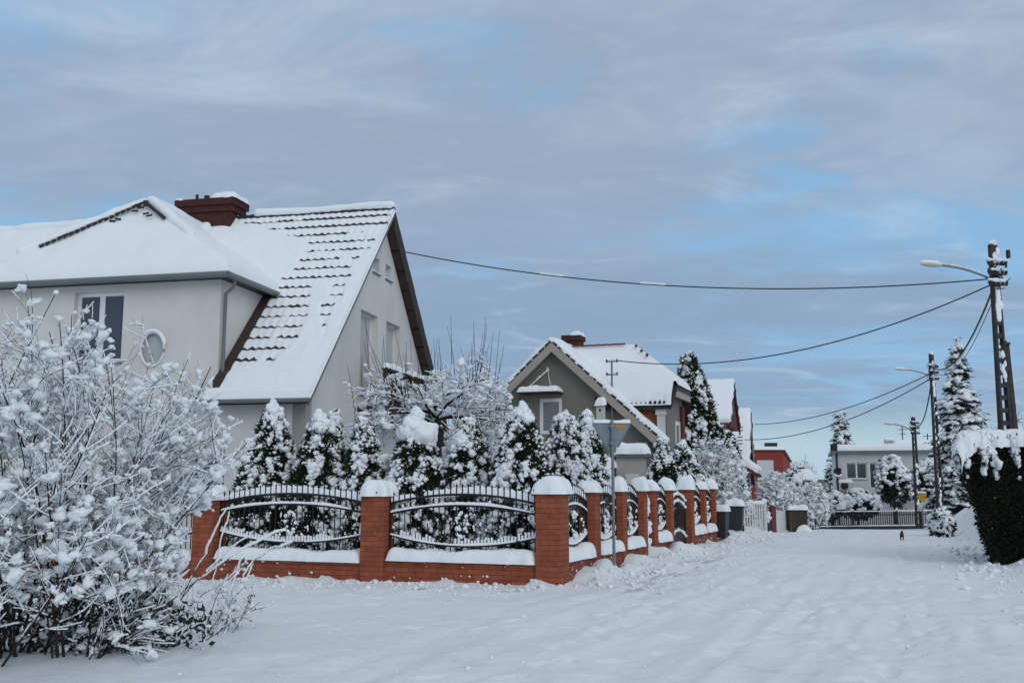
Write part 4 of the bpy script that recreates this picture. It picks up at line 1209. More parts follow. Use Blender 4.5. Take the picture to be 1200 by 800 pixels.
def weed(px, py, hgt, label, seed, n=14, spread=.5, dirx=.25, snowy=.5):
    z = .0; Y = 1.65 * FPX / (py - 565) * 1.0; X = Xat(px, Y, 0); z0 = g1(X, Y)
    Y = (CAMZ - z0) * FPX / (py - 565); X = Xat(px, Y, z0); z0 = g1(X, Y)
    t = thing('dry_weeds', label, 'dry plant', (X, Y, z0 - .03)); rg = np.random.default_rng(seed); br = []
    spec = [dict(n=8, bend=.5, jit=.35, up=.1, taper=.4), dict(n=5, bend=.5, jit=.5, up=.2, taper=.5, num=4, **{'from': .3}, angle=(20, 60), len=(.2, .5), thin=.6, rmin=.0025),
            dict(n=3, bend=.4, jit=.5, up=.1, taper=.6, num=1.6, **{'from': .3}, angle=(20, 60), len=(.2, .5), thin=.6, rmin=.002)]
    for k in range(n):
        s = np.array([rg.normal(0, spread * .5), rg.normal(0, spread * .3), -.05]); tl = R(rg.uniform(5, 45)); a = rg.uniform(0, 6.28)
        grow(s, (math.sin(tl) * math.cos(a) + dirx, math.sin(tl) * math.sin(a), math.cos(tl)), hgt * rg.uniform(.5, 1.1), rg.uniform(.004, .007), 0, rg, br, spec)
    mb = MB()
    for pts, rad, lv in br: mb.tube(pts, rad, 4, cap=False)
    mb.build('stems', M['twig_grey'], t)
    sn = MB(); snow_branches(sn, br, rg, k=2.2, rmin=.009, rmax=.022, prob=snowy, step=.03)
    C = np.array([b[0][rg.integers(1, len(b[0]))] for b in br if rg.uniform() < .35 * snowy + .1]); s = rg.uniform(.015, .05, len(C)); blobs(sn, C, np.stack([s * 1.2, s, s * .8], -1), rg=rg)
    sn.build('snow', M['snow_tree'], t)
    lf = MB(); C = np.array([b[0][-1] for b in br if rg.uniform() < .22]); leaves(lf, C, rg.normal(0, 1, C.shape) + [0, 0, -.8], rg.uniform(.02, .05, len(C)), rg.uniform(.015, .03, len(C)), rg); lf.build('dead_leaves', M['leaf_dry'], t)


weed(215, 735, .85, 'tangle of thin dry stems in the snow right of the big bush', 601, n=15, spread=.75, dirx=.15)
weed(262, 728, .6, 'sparse dry weeds with seed heads in front of the brick fence', 602, n=9, spread=.5, dirx=.1, snowy=.35)
weed(165, 742, .9, 'bare slanting canes in the snow at the foot of the big bush', 603, n=14, spread=.6, dirx=.35, snowy=.4)
weed(40, 752, 1.1, 'thicket of bare upright stems at the left edge of the picture', 604, n=22, spread=1.0, dirx=0, snowy=.3)


def canes():
    """long whips leaning out of the bush across the brick fence, snow lying along them"""
    t = thing('leaning_canes', 'long canes with snow along them leaning across the left brick pillar', 'dry plant', (0, 0, 0)); Y = 12.5
    rg = np.random.default_rng(66); br = []
    for (x0, y0, x1, y1, sag) in ((238, 675, 334, 620, .05), (243, 668, 293, 628, .03), (246, 690, 268, 598, -.02), (240, 650, 265, 595, .02), (263, 715, 296, 660, 0), (252, 718, 284, 650, 0), (300, 655, 342, 636, .03)):
        a = P(x0, y0, Y - .6); b = P(x1, y1, Y + .5); a[2] = max(a[2], g1(a[0], a[1]) - .05)
        if y0 > 700: a[2] = g1(a[0], a[1]) - .05
        f = np.linspace(0, 1, 9)[:, None]; pts = a * (1 - f) + b * f; pts[:, 2] += sag * 4 * f[:, 0] * (1 - f[:, 0]); pts += rg.normal(0, .008, pts.shape)
        br.append((pts, np.linspace(.007, .003, 9), 0))
    root = br[0][0][0]
    for a, b in ((br[0], .6), (br[1], .5), (br[2], .4), (br[3], .4), (br[6], .4)):   # carried down to the ground
        p = a[0][0]; g = np.array([p[0] - b, p[1] - .1, g1(p[0] - b, p[1] - .1) - .05]); f = np.linspace(0, 1, 7)[:, None]
        br.append((g * (1 - f) + p * f + np.array([0, 0, .1]) * 4 * f * (1 - f) , np.linspace(.009, .007, 7), 0))
    mb = MB()
    for pts, rad, lv in br: mb.tube(pts, rad, 5)
    mb.build('stems', M['twig_grey'], t); sn = MB(); snow_branches(sn, br, rg, k=2.4, rmin=.016, rmax=.026, prob=.8, step=.04); sn.build('snow', M['snow_tree'], t)


canes()


def fruit_tree():
    Y = 21.8; X = Xat(512, Y, 3); z0 = g1(X, Y)
    t = thing('fruit_tree', 'pruned fruit tree with snow on its limbs and thin upright shoots beside the white gable', 'tree', (X, Y, z0)); rg = np.random.default_rng(809)
    br = []
    zt = Zat(468, Y) - z0
    trunk = np.array([(0.05, 0, -.1), (.08, 0, zt * .5), (.03, .0, zt * .85), (-.06, 0, zt)]); br.append((trunk, np.array([.07, .062, .056, .05]), 9))
    tip = trunk[-2]
    spec = [dict(n=9, bend=.5, jit=.7, up=-.22, taper=.3), dict(n=7, bend=.6, jit=.6, up=-.1, taper=.4, num=7, **{'from': .15}, angle=(30, 75), len=(.3, .6), thin=.5, rmin=.009),
            dict(n=5, bend=.6, jit=.6, up=.0, taper=.5, num=5, **{'from': .15}, angle=(30, 70), len=(.3, .6), thin=.5, rmin=.006), dict(n=4, bend=.5, jit=.6, up=.05, taper=.5, num=2.5, **{'from': .2}, angle=(30, 70), len=(.3, .6), thin=.6, rmin=.005)]
    for ax, el, L in ((180, 35, 1.7), (165, 55, 1.5), (150, 28, 1.5), (10, 35, 1.9), (25, 50, 1.6), (-12, 25, 1.8), (200, 30, 1.6), (90, 45, 1.3), (270, 40, 1.2), (335, 35, 1.7), (120, 70, 1.0), (178, 15, 1.6), (0, 12, 1.5)):
        a, e = R(ax + rg.normal(0, 8)), R(el * .62); s = trunk[-1] - np.array([0, 0, rg.uniform(0, .7)])
        grow(s, (math.cos(a) * math.cos(e), math.sin(a) * math.cos(e), math.sin(e)), L, .036, 0, rg, br, spec)
    sh = []
    limbs = [b for b in br if b[2] in (0, 1)]
    for k in range(95):       # upright water shoots
        b = limbs[rg.integers(0, len(limbs))][0]; p = b[rg.integers(2, len(b))]
        L = rg.uniform(.5, 1.35); d = np.array([p[0] * .12 + rg.normal(0, .12), rg.normal(0, .12), 1]); d /= np.linalg.norm(d); q = np.linspace(0, 1, 6)[:, None]
        sh.append((p + d * L * q + np.array([rg.normal(0, .08), rg.normal(0, .08), 0]) * q ** 2, np.linspace(.008, .0035, 6), 5))
    mb = MB()
    mb.tube(trunk, br[0][1], 8); mb.build('trunk', M['bark'], t)
    mb = MB()
    for pts, rad, lv in br[1:]: mb.tube(pts, rad, 6 if lv == 0 else 4, cap=False)
    for pts, rad, lv in sh: mb.tube(pts, rad, 3, cap=False)
    mb.build('branches', M['twig'], t)
    sn = MB(); snow_branches(sn, br, rg, k=1.9, rmin=.012, rmax=.034, prob=.82, step=.05, levels=(0, 1, 2, 3))
    C = np.array([b[0][rg.integers(1, len(b[0]))] for b in br if rg.uniform() < .5]); s = np.clip(rg.gamma(2.4, .014, len(C)), .012, .09); blobs(sn, C + [0, 0, .02], np.stack([s * 1.5, s * 1.1, s * .65], -1), pool=POOLR, tilt=rg.normal(0, .4, len(C)), rg=rg)
    sn.build('snow', M['snow_tree'], t)


fruit_tree()


def snowy_shrub(px, Y, py_top, half_px, label, seed, dens=1.0, name='shrub', tw='twig_grey', cat='shrub', sz=1.0, py_base=None, group=None):
    """bare shrub with fine frosted twigs"""
    X = Xat(px, Y, 1.5); z0 = g1(X, Y); H = Zat(py_top, Y) - z0; Rr = half_px / FPX * Y
    t = thing(name, label, cat, (X, Y, z0 - .05), 0, group); rg = np.random.default_rng(seed); br = []
    lim = lambda p: (p[0] / Rr) ** 2 + (p[1] / Rr) ** 2 + (max(p[2] - H * .45, 0) / (H * .57)) ** 2 < 1.05
    spec = [dict(n=7, bend=.4, jit=.4, up=.0, taper=.4, limit=lim), dict(n=5, bend=.5, jit=.5, up=.1, taper=.4, num=9, **{'from': .25}, angle=(20, 60), len=(.22, .45), thin=.55, rmin=.008, limit=lim),
            dict(n=4, bend=.5, jit=.5, up=.15, taper=.5, num=4, **{'from': .2}, angle=(25, 65), len=(.3, .6), thin=.6, rmin=.006, limit=lim)]
    for k in range(int(32 * dens)):
        a = rg.uniform(0, 6.28); tl = R(rg.uniform(3, 50)); s = np.array([math.cos(a) * Rr * .15, math.sin(a) * Rr * .15, 0])
        grow(s, (math.sin(tl) * math.cos(a) * Rr / H * 2.0, math.sin(tl) * math.sin(a) * Rr / H * 2.0, math.cos(tl)), H * rg.uniform(.8, 1.15), .018 * sz, 0, rg, br, spec)
    mb = MB()
    for pts, rad, lv in br: mb.tube(pts, rad, 3, cap=False)
    mb.build('branches', M[tw], t)
    sn = MB(); snow_branches(sn, br, rg, k=2.0, rmin=.014 * sz, rmax=.04 * sz, prob=.65, step=.09 * sz)
    C = np.array([b[0][rg.integers(1, len(b[0]))] for b in br if rg.uniform() < .8]); s = np.clip(rg.gamma(2.4, .016 * sz, len(C)), .014, .13); blobs(sn, C, np.stack([s * 1.3, s * 1.0, s * .7], -1), pool=POOLR, tilt=rg.normal(0, .5, len(C)), rg=rg)
    sn.build('snow', M['snow_tree'], t)
    return t


snowy_shrub(838, 32.0, 516, 36, 'wide frosted bare shrub spilling over the end of the brick fence', 701, 1.3)
snowy_shrub(912, 44.0, 552, 26, 'grey frosted bare shrub in front of the red house', 702, 1.2, sz=1.2)
snowy_shrub(1192, 33.0, 470, 34, 'tall bare twiggy shrub behind the clipped hedge at the right edge', 703, .9, tw='twig', sz=.6)
snowy_shrub(940, 108.0, 541, 20, 'pale bare tree faint on the horizon beyond the small snowy roof', 704, .9, name='bare_tree', cat='tree', sz=3.0)
snowy_shrub(952, 50, 565, 16, 'bushy frosted shrub right of the olive box', 706, 1.0, sz=1.4)


def leafy_snow(px, Y, py_top, py_bot, half_px, label, seed, trunk=False, name='shrub', cat='shrub', snow=1.0, mat='evergreen'):
    """rounded evergreen shrub or small round-headed tree seen far off, dark leaves with snow clots on top"""
    X = Xat(px, Y, 1); z0 = g1(X, Y); zt, zbm = Zat(py_top, Y) - z0, Zat(py_bot, Y) - z0; Rr = half_px / FPX * Y; H = zt - zbm
    t = thing(name, label, cat, (X, Y, z0)); rg = np.random.default_rng(seed)
    if trunk or True:
        mb = MB(); mb.tube([(0, 0, -.2), (.03, 0, zbm * .6 + .1), (0, 0, zbm + H * .5)], [.09, .07, .05] if trunk else [.04, .04, .03], 7); mb.build('trunk', M['bark'], t)
    c0 = np.array([0, 0, zbm + H / 2]); n = 2600
    d = rg.normal(0, 1, (n, 3)); d /= np.linalg.norm(d, axis=1, keepdims=True)
    rad = (1 + .28 * noise3(d[:, 0] * 2.2 + seed, d[:, 1] * 2.2, d[:, 2] * 2.2, seed))
    C = c0 + d * np.array([Rr, Rr, H / 2]) * (rad * rg.uniform(.55, 1, n) ** .5)[:, None]
    mb = MB(); leaves(mb, C, d + rg.normal(0, .7, (n, 3)), rg.uniform(.14, .3, n), rg.uniform(.06, .13, n), rg); fo = mb.build('foliage', M[mat], t)
    m = MB(); blobs(m, [c0], [[Rr * .68, Rr * .68, H * .36]], pool=POOL2, rg=rg); m.build('inner_growth', M['thuja_dark'], fo)
    sn = MB(); n = int(300 * snow); d = rg.normal(0, 1, (n * 2, 3)); d[:, 2] = np.abs(d[:, 2]) * 1.1 - .55; d /= np.linalg.norm(d, axis=1, keepdims=True)
    k = np.argsort(-noise3(d[:, 0] * 2.6 + seed, d[:, 1] * 2.6, d[:, 2] * 2.6, seed + 3) - d[:, 2] * .35 + rg.normal(0, .5, n * 2))[:n]; d = d[k]
    rad = (1 + .28 * noise3(d[:, 0] * 2.2 + seed, d[:, 1] * 2.2, d[:, 2] * 2.2, seed)); s = rg.uniform(.06, .17, n)
    blobs(sn, c0 + d * np.array([Rr, Rr, H / 2]) * rad[:, None] + [0, 0, .05], np.stack([s * 1.3, s * 1.1, s * .8], -1), pool=POOLR, rg=rg); sn.build('snow', M['snow_tree'], t)
    return t


snowy_shrub(560, 24.5, 432, 36, 'frosted twiggy shrub filling the gap between fruit tree and grey house', 707, 1.1)
leafy_snow(1047, 61.5, 538, 592, 19, 'round headed snowy tree left of the farthest street lamp pole', 721, True, 'round_tree', 'tree')
leafy_snow(1087, 62.5, 541, 592, 16, 'round headed snowy tree right of the farthest street lamp pole', 722, True, 'round_tree', 'tree')
leafy_snow(930, 52, 553, 604, 13, 'dark snowy evergreen shrub below the small snowy roof', 723, snow=.8)
leafy_snow(973, 58.5, 578, 607, 14, 'snowy shrub over the iron fence below the air conditioner', 724, snow=1.3)
leafy_snow(1004, 59.0, 576, 606, 20, 'wide snow heaped shrub under the three pane window', 725, snow=1.5)
leafy_snow(1102, 31.5, 602, 630, 8, 'low dark snowy shrub at the foot of the snow bank', 726, snow=.6)


def spruce(px, Y, py_top, half_px, label, seed, py_base=None, sz=1.0, narrow=False, name='spruce', whorl=None, droop=.35, lean=0.0, top_r=.03):
    X = Xat(px, Y, 1.5); z0 = g1(X, Y); H = Zat(py_top, Y) - z0; Rr = half_px / FPX * Y
    t = thing(name, label, 'tree', (X, Y, z0 - .1)); rg = np.random.default_rng(seed)
    mb = MB(); mb.tube([(0, 0, -.1), (lean * .5, 0, H * .5), (lean, 0, H)], [.16 * sz, .10 * sz, .015], 8); mb.build('trunk', M['bark'], t)
    lv = MB(); sn = MB(); step = whorl or .24 * sz; z = .35
    BC = []; BS = []; BY = []; BT = []; LC = []; LD = []; NC = []; NS = []; NY = []; NT = []
    while z < H * .985:
        q = z / H; r = Rr * (1 - q) ** (.62 if narrow else .85) * (1 + .18 * noise2(z * 1.9, seed, seed)) + top_r
        if narrow: r = Rr * min(1, .55 + q) * (1 - q ** 2.2) ** .9 * (1 + .25 * noise2(z * 1.4, seed, seed)) + .03
        m = max(4, int(6 + 7 * r / max(sz, .6)))
        a0 = rg.uniform(0, 6.28)
        for k in range(min(m, 15)):
            a = a0 + k * 6.283 / min(m, 15) + rg.normal(0, .15); L = r * rg.uniform(.72, 1.15); n = max(2, int(L / (.20 * sz))); dz0 = rg.normal(0, .24 * sz); thick = rg.uniform(.5, 1.45); drp = droop * rg.uniform(.4, 1.7); big = rg.uniform(.55, 1.25)
            if rg.uniform() < .12: continue
            for j in range(n):
                f = (j + .8) / n; w = (.11 + .17 * (1 - abs(f - .55))) * sz * min(1, r / (.8 * sz) + .25)
                zz = z + dz0 + L * (.16 * f - drp * f ** 2) + rg.normal(0, .05)
                p = np.array([math.cos(a) * L * f + lean * q, math.sin(a) * L * f, zz])
                slope = .16 - 2 * drp * f; w = w * big
                BC.append(p); BS.append((.15 * sz, w, .055 * sz)); BY.append(a); BT.append(-math.atan(slope))
                for _ in range(6): LC.append(p + rg.normal(0, .08 * sz, 3)); LD.append((math.cos(a) + rg.normal(0, .5), math.sin(a) + rg.normal(0, .5), -.35 + rg.normal(0, .3)))
                if noise3(p[0] * 1.3, p[1] * 1.3, zz * 1.6, seed + 5) > -.72 - .3 * (thick - .6):
                    th = rg.uniform(.06, .13) * sz * thick
                    NC.append(p + np.array([0, 0, .05 * sz + th * .4])); NS.append((.17 * sz, w * rg.uniform(.75, 1.05), th)); NY.append(a); NT.append(-math.atan(slope))
        z += step * (.55 + .45 * (1 - q)) * rg.uniform(.8, 1.2)
    blobs(lv, BC, np.array(BS) * .8, pool=POOLR, yaw=np.array(BY), tilt=np.array(BT), rg=rg); LC = np.array(LC); leaves(lv, LC, np.array(LD), rg.uniform(.14, .3, len(LC)) * sz, rg.uniform(.03, .06, len(LC)) * sz, rg)
    lv.build('foliage', M['spruce'], t)
    blobs(sn, NC, np.array(NS) * rg.uniform(.6, 1.15, (len(NS), 1)), yaw=np.array(NY) + rg.normal(0, .3, len(NY)), tilt=np.array(NT) + rg.normal(0, .2, len(NT)), pool=POOLR, rg=rg); sn.build('snow', M['snow_tree'], t)


spruce(1131, 50, 405, 45, 'tall snow laden spruce behind the clipped hedge at the right', 741, sz=1.25, droop=.3)
spruce(1122, 47, 505, 22, 'lower snow laden spruce in front of the tall one by the lattice pole', 744, sz=1.1, droop=.3)
spruce(988, 84, 484, 27, 'distant snowy spruce rising behind the flat roofed house', 742, sz=1.7, droop=.2)
spruce(974, 78, 545, 11, 'small snowy spruce at the left corner of the flat roofed house', 745, sz=1.3, droop=.2)
thuja(824, 45, 413, 31, 'tall dark irregular conifer standing right of the grey house', 743, sz=1.9, lean=-.55, snow=1.0, group=None, name='conifer')
thuja(853, 43, 505, 20, 'lower branching part conifer between the tall dark conifer and the porch roof', 747, sz=1.7, snow=.9, group=None, name='conifer')


def clipped_hedge():
    Y0 = 20.6; z0 = 0
    t = thing('clipped_hedge', 'dark clipped yew hedge tapering to its foot under a thick slab of snow', 'hedge', (0, 0, 0)); rg = np.random.default_rng(91)
    zt = Zat(512, Y0); xt = Xat(1124, Y0, zt); xb = Xat(1168, Y0, .3); ztb = g1(xb + .3, Y0 + 1) - .15; xr = 14.2; D = 2.4
    SH = .46
    def left(q): return xb + (xt - xb) * np.interp(q, [0, .15, .4, .62, 1], [0, .18, .52, .92, 1])
    # core
    mb = MB(); q = np.linspace(0, 1, 16); z = ztb + (zt - ztb) * q
    prof = []
    for zz, k in zip(z, q):
        x0 = left(k) + .12; prof.append([(x0 + SH * .25, Y0 + .25, zz), (xr, Y0 + .25 , zz), (xr + SH * D, Y0 + D, zz), (x0 + SH * D, Y0 + D, zz), (x0 + SH * .25, Y0 + .25, zz)])
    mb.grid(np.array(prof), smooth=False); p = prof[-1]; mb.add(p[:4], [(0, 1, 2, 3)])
    lv = MB()
    def face(n, which):
        q = rg.uniform(0, 1, n); z = ztb + (zt - ztb) * q; u = rg.uniform(0, 1, n)
        if which == 0: x = left(q) + u * (xr - left(q)); y = Y0 + .10 + .16 * noise2(x * 1.5, z * 1.5, 5) + .10 * noise2(x * 4, z * 3, 7) + rg.uniform(-.03, .12, n); d = np.stack([0 * x, -1 + 0 * x, .5 + 0 * x], -1)
        else: y = Y0 + .15 + u * D; x = left(q) + SH * (y - Y0) + .05 + .12 * noise2(y * 1.5, z * 1.5, 6) + .08 * noise2(y * 4, z * 4, 8) + rg.uniform(-.03, .1, n); d = np.stack([-1 + 0 * x, 0 * x, .5 + 0 * x], -1)
        leaves(lv, np.stack([x, y, z], -1), d + rg.normal(0, .7, (n, 3)), rg.uniform(.06, .15, n), rg.uniform(.02, .045, n), rg)
        return np.stack([x, y, z], -1), q
    c0, q0 = face(18000, 0); c1, q1 = face(7000, 1)
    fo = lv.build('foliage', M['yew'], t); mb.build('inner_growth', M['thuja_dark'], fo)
    st = MB()
    for k in range(5): st.tube([(xb + .05 + k * .5, Y0 + .5, -.3), (xb + .08 + k * .5, Y0 + .4, ztb + .3)], .03, 6)
    st.build('stem', M['bark'], t)
    sn = MB(); gv = dome_sheet((xt - .14, Y0 - .08, zt - .10), X_, np.array([SH, 1, 0]), Z_, xr - xt + .2, D + .2, .24, edge=.4, amp=.14, fr=1.5, res=.06, jit=.12, seed=93, drop=.10, maxn=110)
    for j, f_ in ((0, 1.0), (1, .8), (2, .45)):      # the lip of the slab hangs unevenly
        gv[:, j, 2] -= f_ * .24 * np.clip(.45 + .9 * noise2(gv[:, j, 0] * 3.5, gv[:, j, 0] * 0, 97) + .6 * noise2(gv[:, j, 0] * 10, gv[:, j, 0] * 0, 98), 0, 1.3)
        gv[j, :, 2] -= f_ * .24 * np.clip(.45 + .9 * noise2(gv[j, :, 1] * 3.5, gv[j, :, 1] * 0, 99) + .6 * noise2(gv[j, :, 1] * 10, gv[j, :, 1] * 0, 100), 0, 1.3)
    sn.grid(gv)
    # ragged fringe and streaks running down from the slab, thickest at the left corner
    for C, q, cnt, nd in ((c0, q0, 1000, np.array([0, -1., 0])), (c1, q1, 620, np.array([-1., 0, 0]))):
        col = C[:, 0] if C is c0 else C[:, 1]
        streak = .8 * noise2(col * 5.5, C[:, 2] * .4, 95) + .8 * noise2(col * 13, C[:, 2] * 1.0, 96)
        w = q + .26 * streak + rg.normal(0, .05, len(q)) + (np.where(C[:, 0] < xt + .9, .12, 0) if C is c0 else .17)
        k = np.argsort(-w)[:cnt]; s = (rg.gamma(2.0, .008, cnt) + .009) * (1 + .9 * np.clip(w[k] - .95, 0, 1)); off = nd * .05 + np.array([0, 0, .02])
        blobs(sn, C[k] + off, np.stack([s, s, s * 1.5], -1), pool=POOLR, rg=rg)
    k = rg.integers(0, len(c0), 130); k = k[q0[k] > .25]; s = rg.uniform(.004, .014, len(k)); blobs(sn, c0[k] + [0, -.04, 0], np.stack([s, s, s], -1), pool=POOLR, rg=rg)
    sn.build('snow', M['snow_tree'], t)


clipped_hedge()


# ------------------------------------------------------------------ grey gabled house
def grey_house():
    ang = -R(20); Y = 36.0
    ap = P(646, 394, Y); O = np.array([ap[0], Y, 0.0])
    h = thing('grey_house', 'grey rendered house with snow covered gable roof, dark window and small snow topped canopy', 'house', O, ang)
    inv = inv_frame(O, ang)
    AZ = ap[2] - .16; W = 4.1; EZ = 3.02; ov = .38; zb = -1.2; L = 12.0
    sl = (AZ - EZ) / W; cs = 1 / math.hypot(1, sl)
    fO = np.array([0, ov, 0.]); fU = X_; fN = -Y_
    def fp(px, py): return plane_px(inv, fO, fU, fN, px, py)
    a = fp(632, 467); b = fp(659, 500)
    w1 = (a[0], b[0], b[1] - .25, a[1])
    ww = W - .35; wt = AZ - sl * ww - .12
    mb = MB(); mb.slab([(-ww, zb), (ww, zb), (ww, wt), (0, AZ - .14), (-ww, wt)], [rect(*w1)], fO, fU, Z_, fN, .3)
    mb.slab([(0, zb), (.4, zb), (.4, wt), (0, wt)], [], (ww, ov + .01, 0), Y_, Z_, X_, .3); mb.slab([(0, zb), (L, zb), (L, wt), (0, wt)], [], (-ww, ov + .01, 0), Y_, Z_, -X_, .3)
    mb.build('wall', M['render_grey'], h)
    window(h, fO, fU, fN, *w1, cols=1, glass='glass_pale', recess=.03, fw=.13, sill=False)
    # canopy over the window, hung on two rods
    c0 = fp(614, 463); c1 = fp(660, 461)
    mb = MB(); mb.box((c0[0], ov - .75, c0[1]), (c1[0], ov - .005, c0[1] + .07)); cn = mb.build('canopy', M['wood_dark'], h)
    mb = MB(); snow_on(mb, (c0[0] - .03, ov - .78, c0[1] + .07), X_, Y_, Z_, c1[0] - c0[0] + .06, .78, .2, edge=.16, amp=.03, seed=51)
    mb.build('snow', M['snow_soft'], cn)
    mb = MB(); r0 = fp(642, 434); k0 = np.array([r0[0], ov - .02, r0[1]]); mb.tube([k0, (c0[0] + .38, ov - .7, c0[1] + .2)], .022, 5); mb.tube([k0, (c1[0] - .25, ov - .7, c0[1] + .2)], .016, 5)
    mb.box((k0[0] - .03, ov - .06, k0[2] - .05), (k0[0] + .03, ov - .003, k0[2] + .12)); rd = mb.build('canopy_rod', M['white_paint'], cn)
    mb = MB(); lumps_along(mb, [k0 + np.array([0, 0, .03]), k0 * .45 + .55 * np.array([c0[0] + .38, ov - .7, c0[1] + .23])], .035, .07, 3); mb.build('snow', M['snow_soft'], rd)
    # roof
    mb = MB(); th = .14
    for sx, x0, x1, dp in ((-1, 0, W, L), (1, 0, 1.9, L), (1, 1.9, W, .40)):      # the wing takes over behind the right verge
        z0_, z1_ = AZ - sl * x0, AZ - sl * x1
        q = [(sx * x0, 0, z0_), (sx * x1, 0, z1_), (sx * x1, dp, z1_), (sx * x0, dp, z0_)]
        if sx > 0: q = q[::-1]
        mb.hexa([(x, y, z - th) for x, y, z in q], q)
    rf = mb.build('roof', M['tile'], h)
    mb = MB()
    for s in (-1, 1):
        mb.hexa([(0, -.03, AZ - .40), (0, .06, AZ - .40), (s * W, .06, EZ - .40), (s * W, -.03, EZ - .40)][::s], [(0, -.03, AZ - .05), (0, .06, AZ - .05), (s * W, .06, EZ - .05), (s * W, -.03, EZ - .05)][::s])
        mb.hexa([(0, .06, AZ - .2), (0, ov, AZ - .2), (s * W, ov, EZ - .2), (s * W, .06, EZ - .2)][::s], [(0, .06, AZ - .15), (0, ov, AZ - .15), (s * W, ov, EZ - .15), (s * W, .06, EZ - .15)][::s])
    mb.build('barge_board', M['barge'], rf)
    mb = MB()
    for s in (-1, 1):       # scalloped tile ends along the verges
        for k in range(17):
            f0 = (k + .1) / 17; f1 = (k + .95) / 17; mb.tube([(s * W * f0, -.02, AZ - (AZ - EZ) * f0 + .0), (s * W * f1, -.02, AZ - (AZ - EZ) * f1 + .02)], [.03, .042], 6)
    mb.build('verge_tiles', M['tile'], rf)
    mb = MB(); SL = W * math.hypot(1, sl)
    for s in (-1, 1):
        D = np.array([s, 0, -sl]) * cs; N = np.array([s * sl, 0, 1]) * cs
        gv = dome_sheet(np.array([0, -.03, AZ]) - D * .1, D, Y_, N, SL + .15, L, .19, edge=.13, amp=.03, fr=1.2, res=.09, jit=.05, seed=55 + s); mb.grid(gv, keep=~((gv[..., 0] > 1.95) & (gv[..., 1] > .42)))
    mb.build('snow', M['snow_soft'], rf)
    # side of the right eave
    # --- rear wing across the ridge, half hipped towards the street
    t0, t1 = .16, 3.9; tm = (t0 + t1) / 2; xr = 4.2; xl = -.3
    def at(px, py, O_, U_, N_): return plane_px(inv, O_, U_, N_, px, py)
    _, ze = at(770, 470, np.array([0, t0, 0.]), X_, -Y_)
    _, zr_ = at(735, 404, np.array([0, tm, 0.]), X_, -Y_)
    zr_ = min(zr_ - .2, AZ - .01); ze -= .05
    xh = 2.6; sw = (zr_ - ze) / (tm - t0); zh = ze + .62; sh = (zr_ - zh) / (xr + .25 - xh)
    wx = xr - .12
    fO2 = np.array([0, t0 + .26, 0.])
    mb = MB(); mb.slab([(1, zb), (wx, zb), (wx, ze + .2), (1, ze + .2)], [], fO2, X_, Z_, -Y_, .25); mb.build('boarded_wall', M['wood_orange'], h)
    mb = MB()
    for k in range(20): 
        z = .6 + k * .235
        if z + .205 > ze + .25: break
        mb.box((1.2, t0 + .235, z), (wx - .30, t0 + .258, z + .205))
    mb.build('boards', M['wood_orange'], h)
    sO = np.array([wx, t0 + .26, 0.]); sw_d = t1 - t0 - .52
    a = at(791, 493, sO, Y_, X_); b = at(797.5, 531, sO, Y_, X_)
    wn = (a[0], b[0], min(a[1], b[1]) - .0, max(a[1], b[1]))
    if wn[3] - wn[2] < .5: wn = (1.0, 1.9, 2.4, 4.0)
    mb = MB(); hz = lambda u: min(ze + sw * min(u + .26, sw_d + .26 - u), zh) - .05
    us = [0, (zh - ze) / sw - .26 + .2, sw_d - (zh - ze) / sw + .26 - .2, sw_d]
    mb.slab([(0, zb), (sw_d, zb), (sw_d, hz(sw_d)), (us[2], zh - .1), (us[1], zh - .1), (0, hz(0))], [rect(*wn)], sO + X_ * .004, Y_, Z_, X_, .25); mb.build('wall', M['render_grey'], h)
    window(h, sO, Y_, X_, *wn, cols=1, glass='glass_pale', recess=-.02, fw=.14, sill=False)
    mb = MB(); mb.box((wx - .30, t0 + .14, zb), (wx - .02, t0 + .25, ze - .05)); mb.box((wx - .34, t0 + .09, ze - .42), (wx + .02, t0 + .252, ze - .06)); mb.build('corner_pier', M['render_pale'], h)
    mb = MB(); mb.box((wx + .01, t1 - .9, zb), (wx + .12, t1 - .45, ze + .05)); mb.build('boarded_corner', M['wood_red'], h)
    # wing roof
    xe = xr + .25
    V = {'A': (1.75, t0, ze), 'B': (xe - .1, t0, ze), 'R': (xh, tm, zr_), 'Lr': (xl, tm, zr_), 'D': (1.75, t1, ze), 'E': (xe - .1, t1, ze)}
    yb = t0 + (zh - ze) / sw; yc = t1 - (zh - ze) / sw
    F = (xe, yb, zh); H2 = (xe, yc, zh)
    pts = [V['A'], V['B'], F, V['R'], V['Lr'], H2, V['E'], V['D']]; lo = [(x, y, z - .15) for x, y, z in pts]; n = 8
    mb = MB(); mb.add(pts + lo, [(0, 1, 2, 3), (5, 6, 7, 4), (0, 8, 9, 1), (1, 9, 10, 2), (2, 10, 13, 5), (5, 13, 14, 6), (0, 4, 12, 8)]); mb.add(pts + lo, [(0, 3, 4), (2, 5, 3), (5, 4, 3)])
    mb.add(lo, [(0, 1, 2, 3), (5, 6, 7, 4)]); mb.add(lo, [(0, 3, 4), (2, 5, 3), (5, 4, 3)])
    wr = mb.build('wing_roof', M['tile'], h)
    mb = MB(); gx = np.linspace(xl - .02, xe + .04, 90); gy = np.linspace(t0 - .05, t1 + .05, 80); xx, yy = np.meshgrid(gx, gy, indexing='ij')
    base = np.minimum(np.minimum(ze + sw * (yy - t0), ze + sw * (t1 - yy)), zh + sh * (xe - xx)); base = np.minimum(base, zr_)
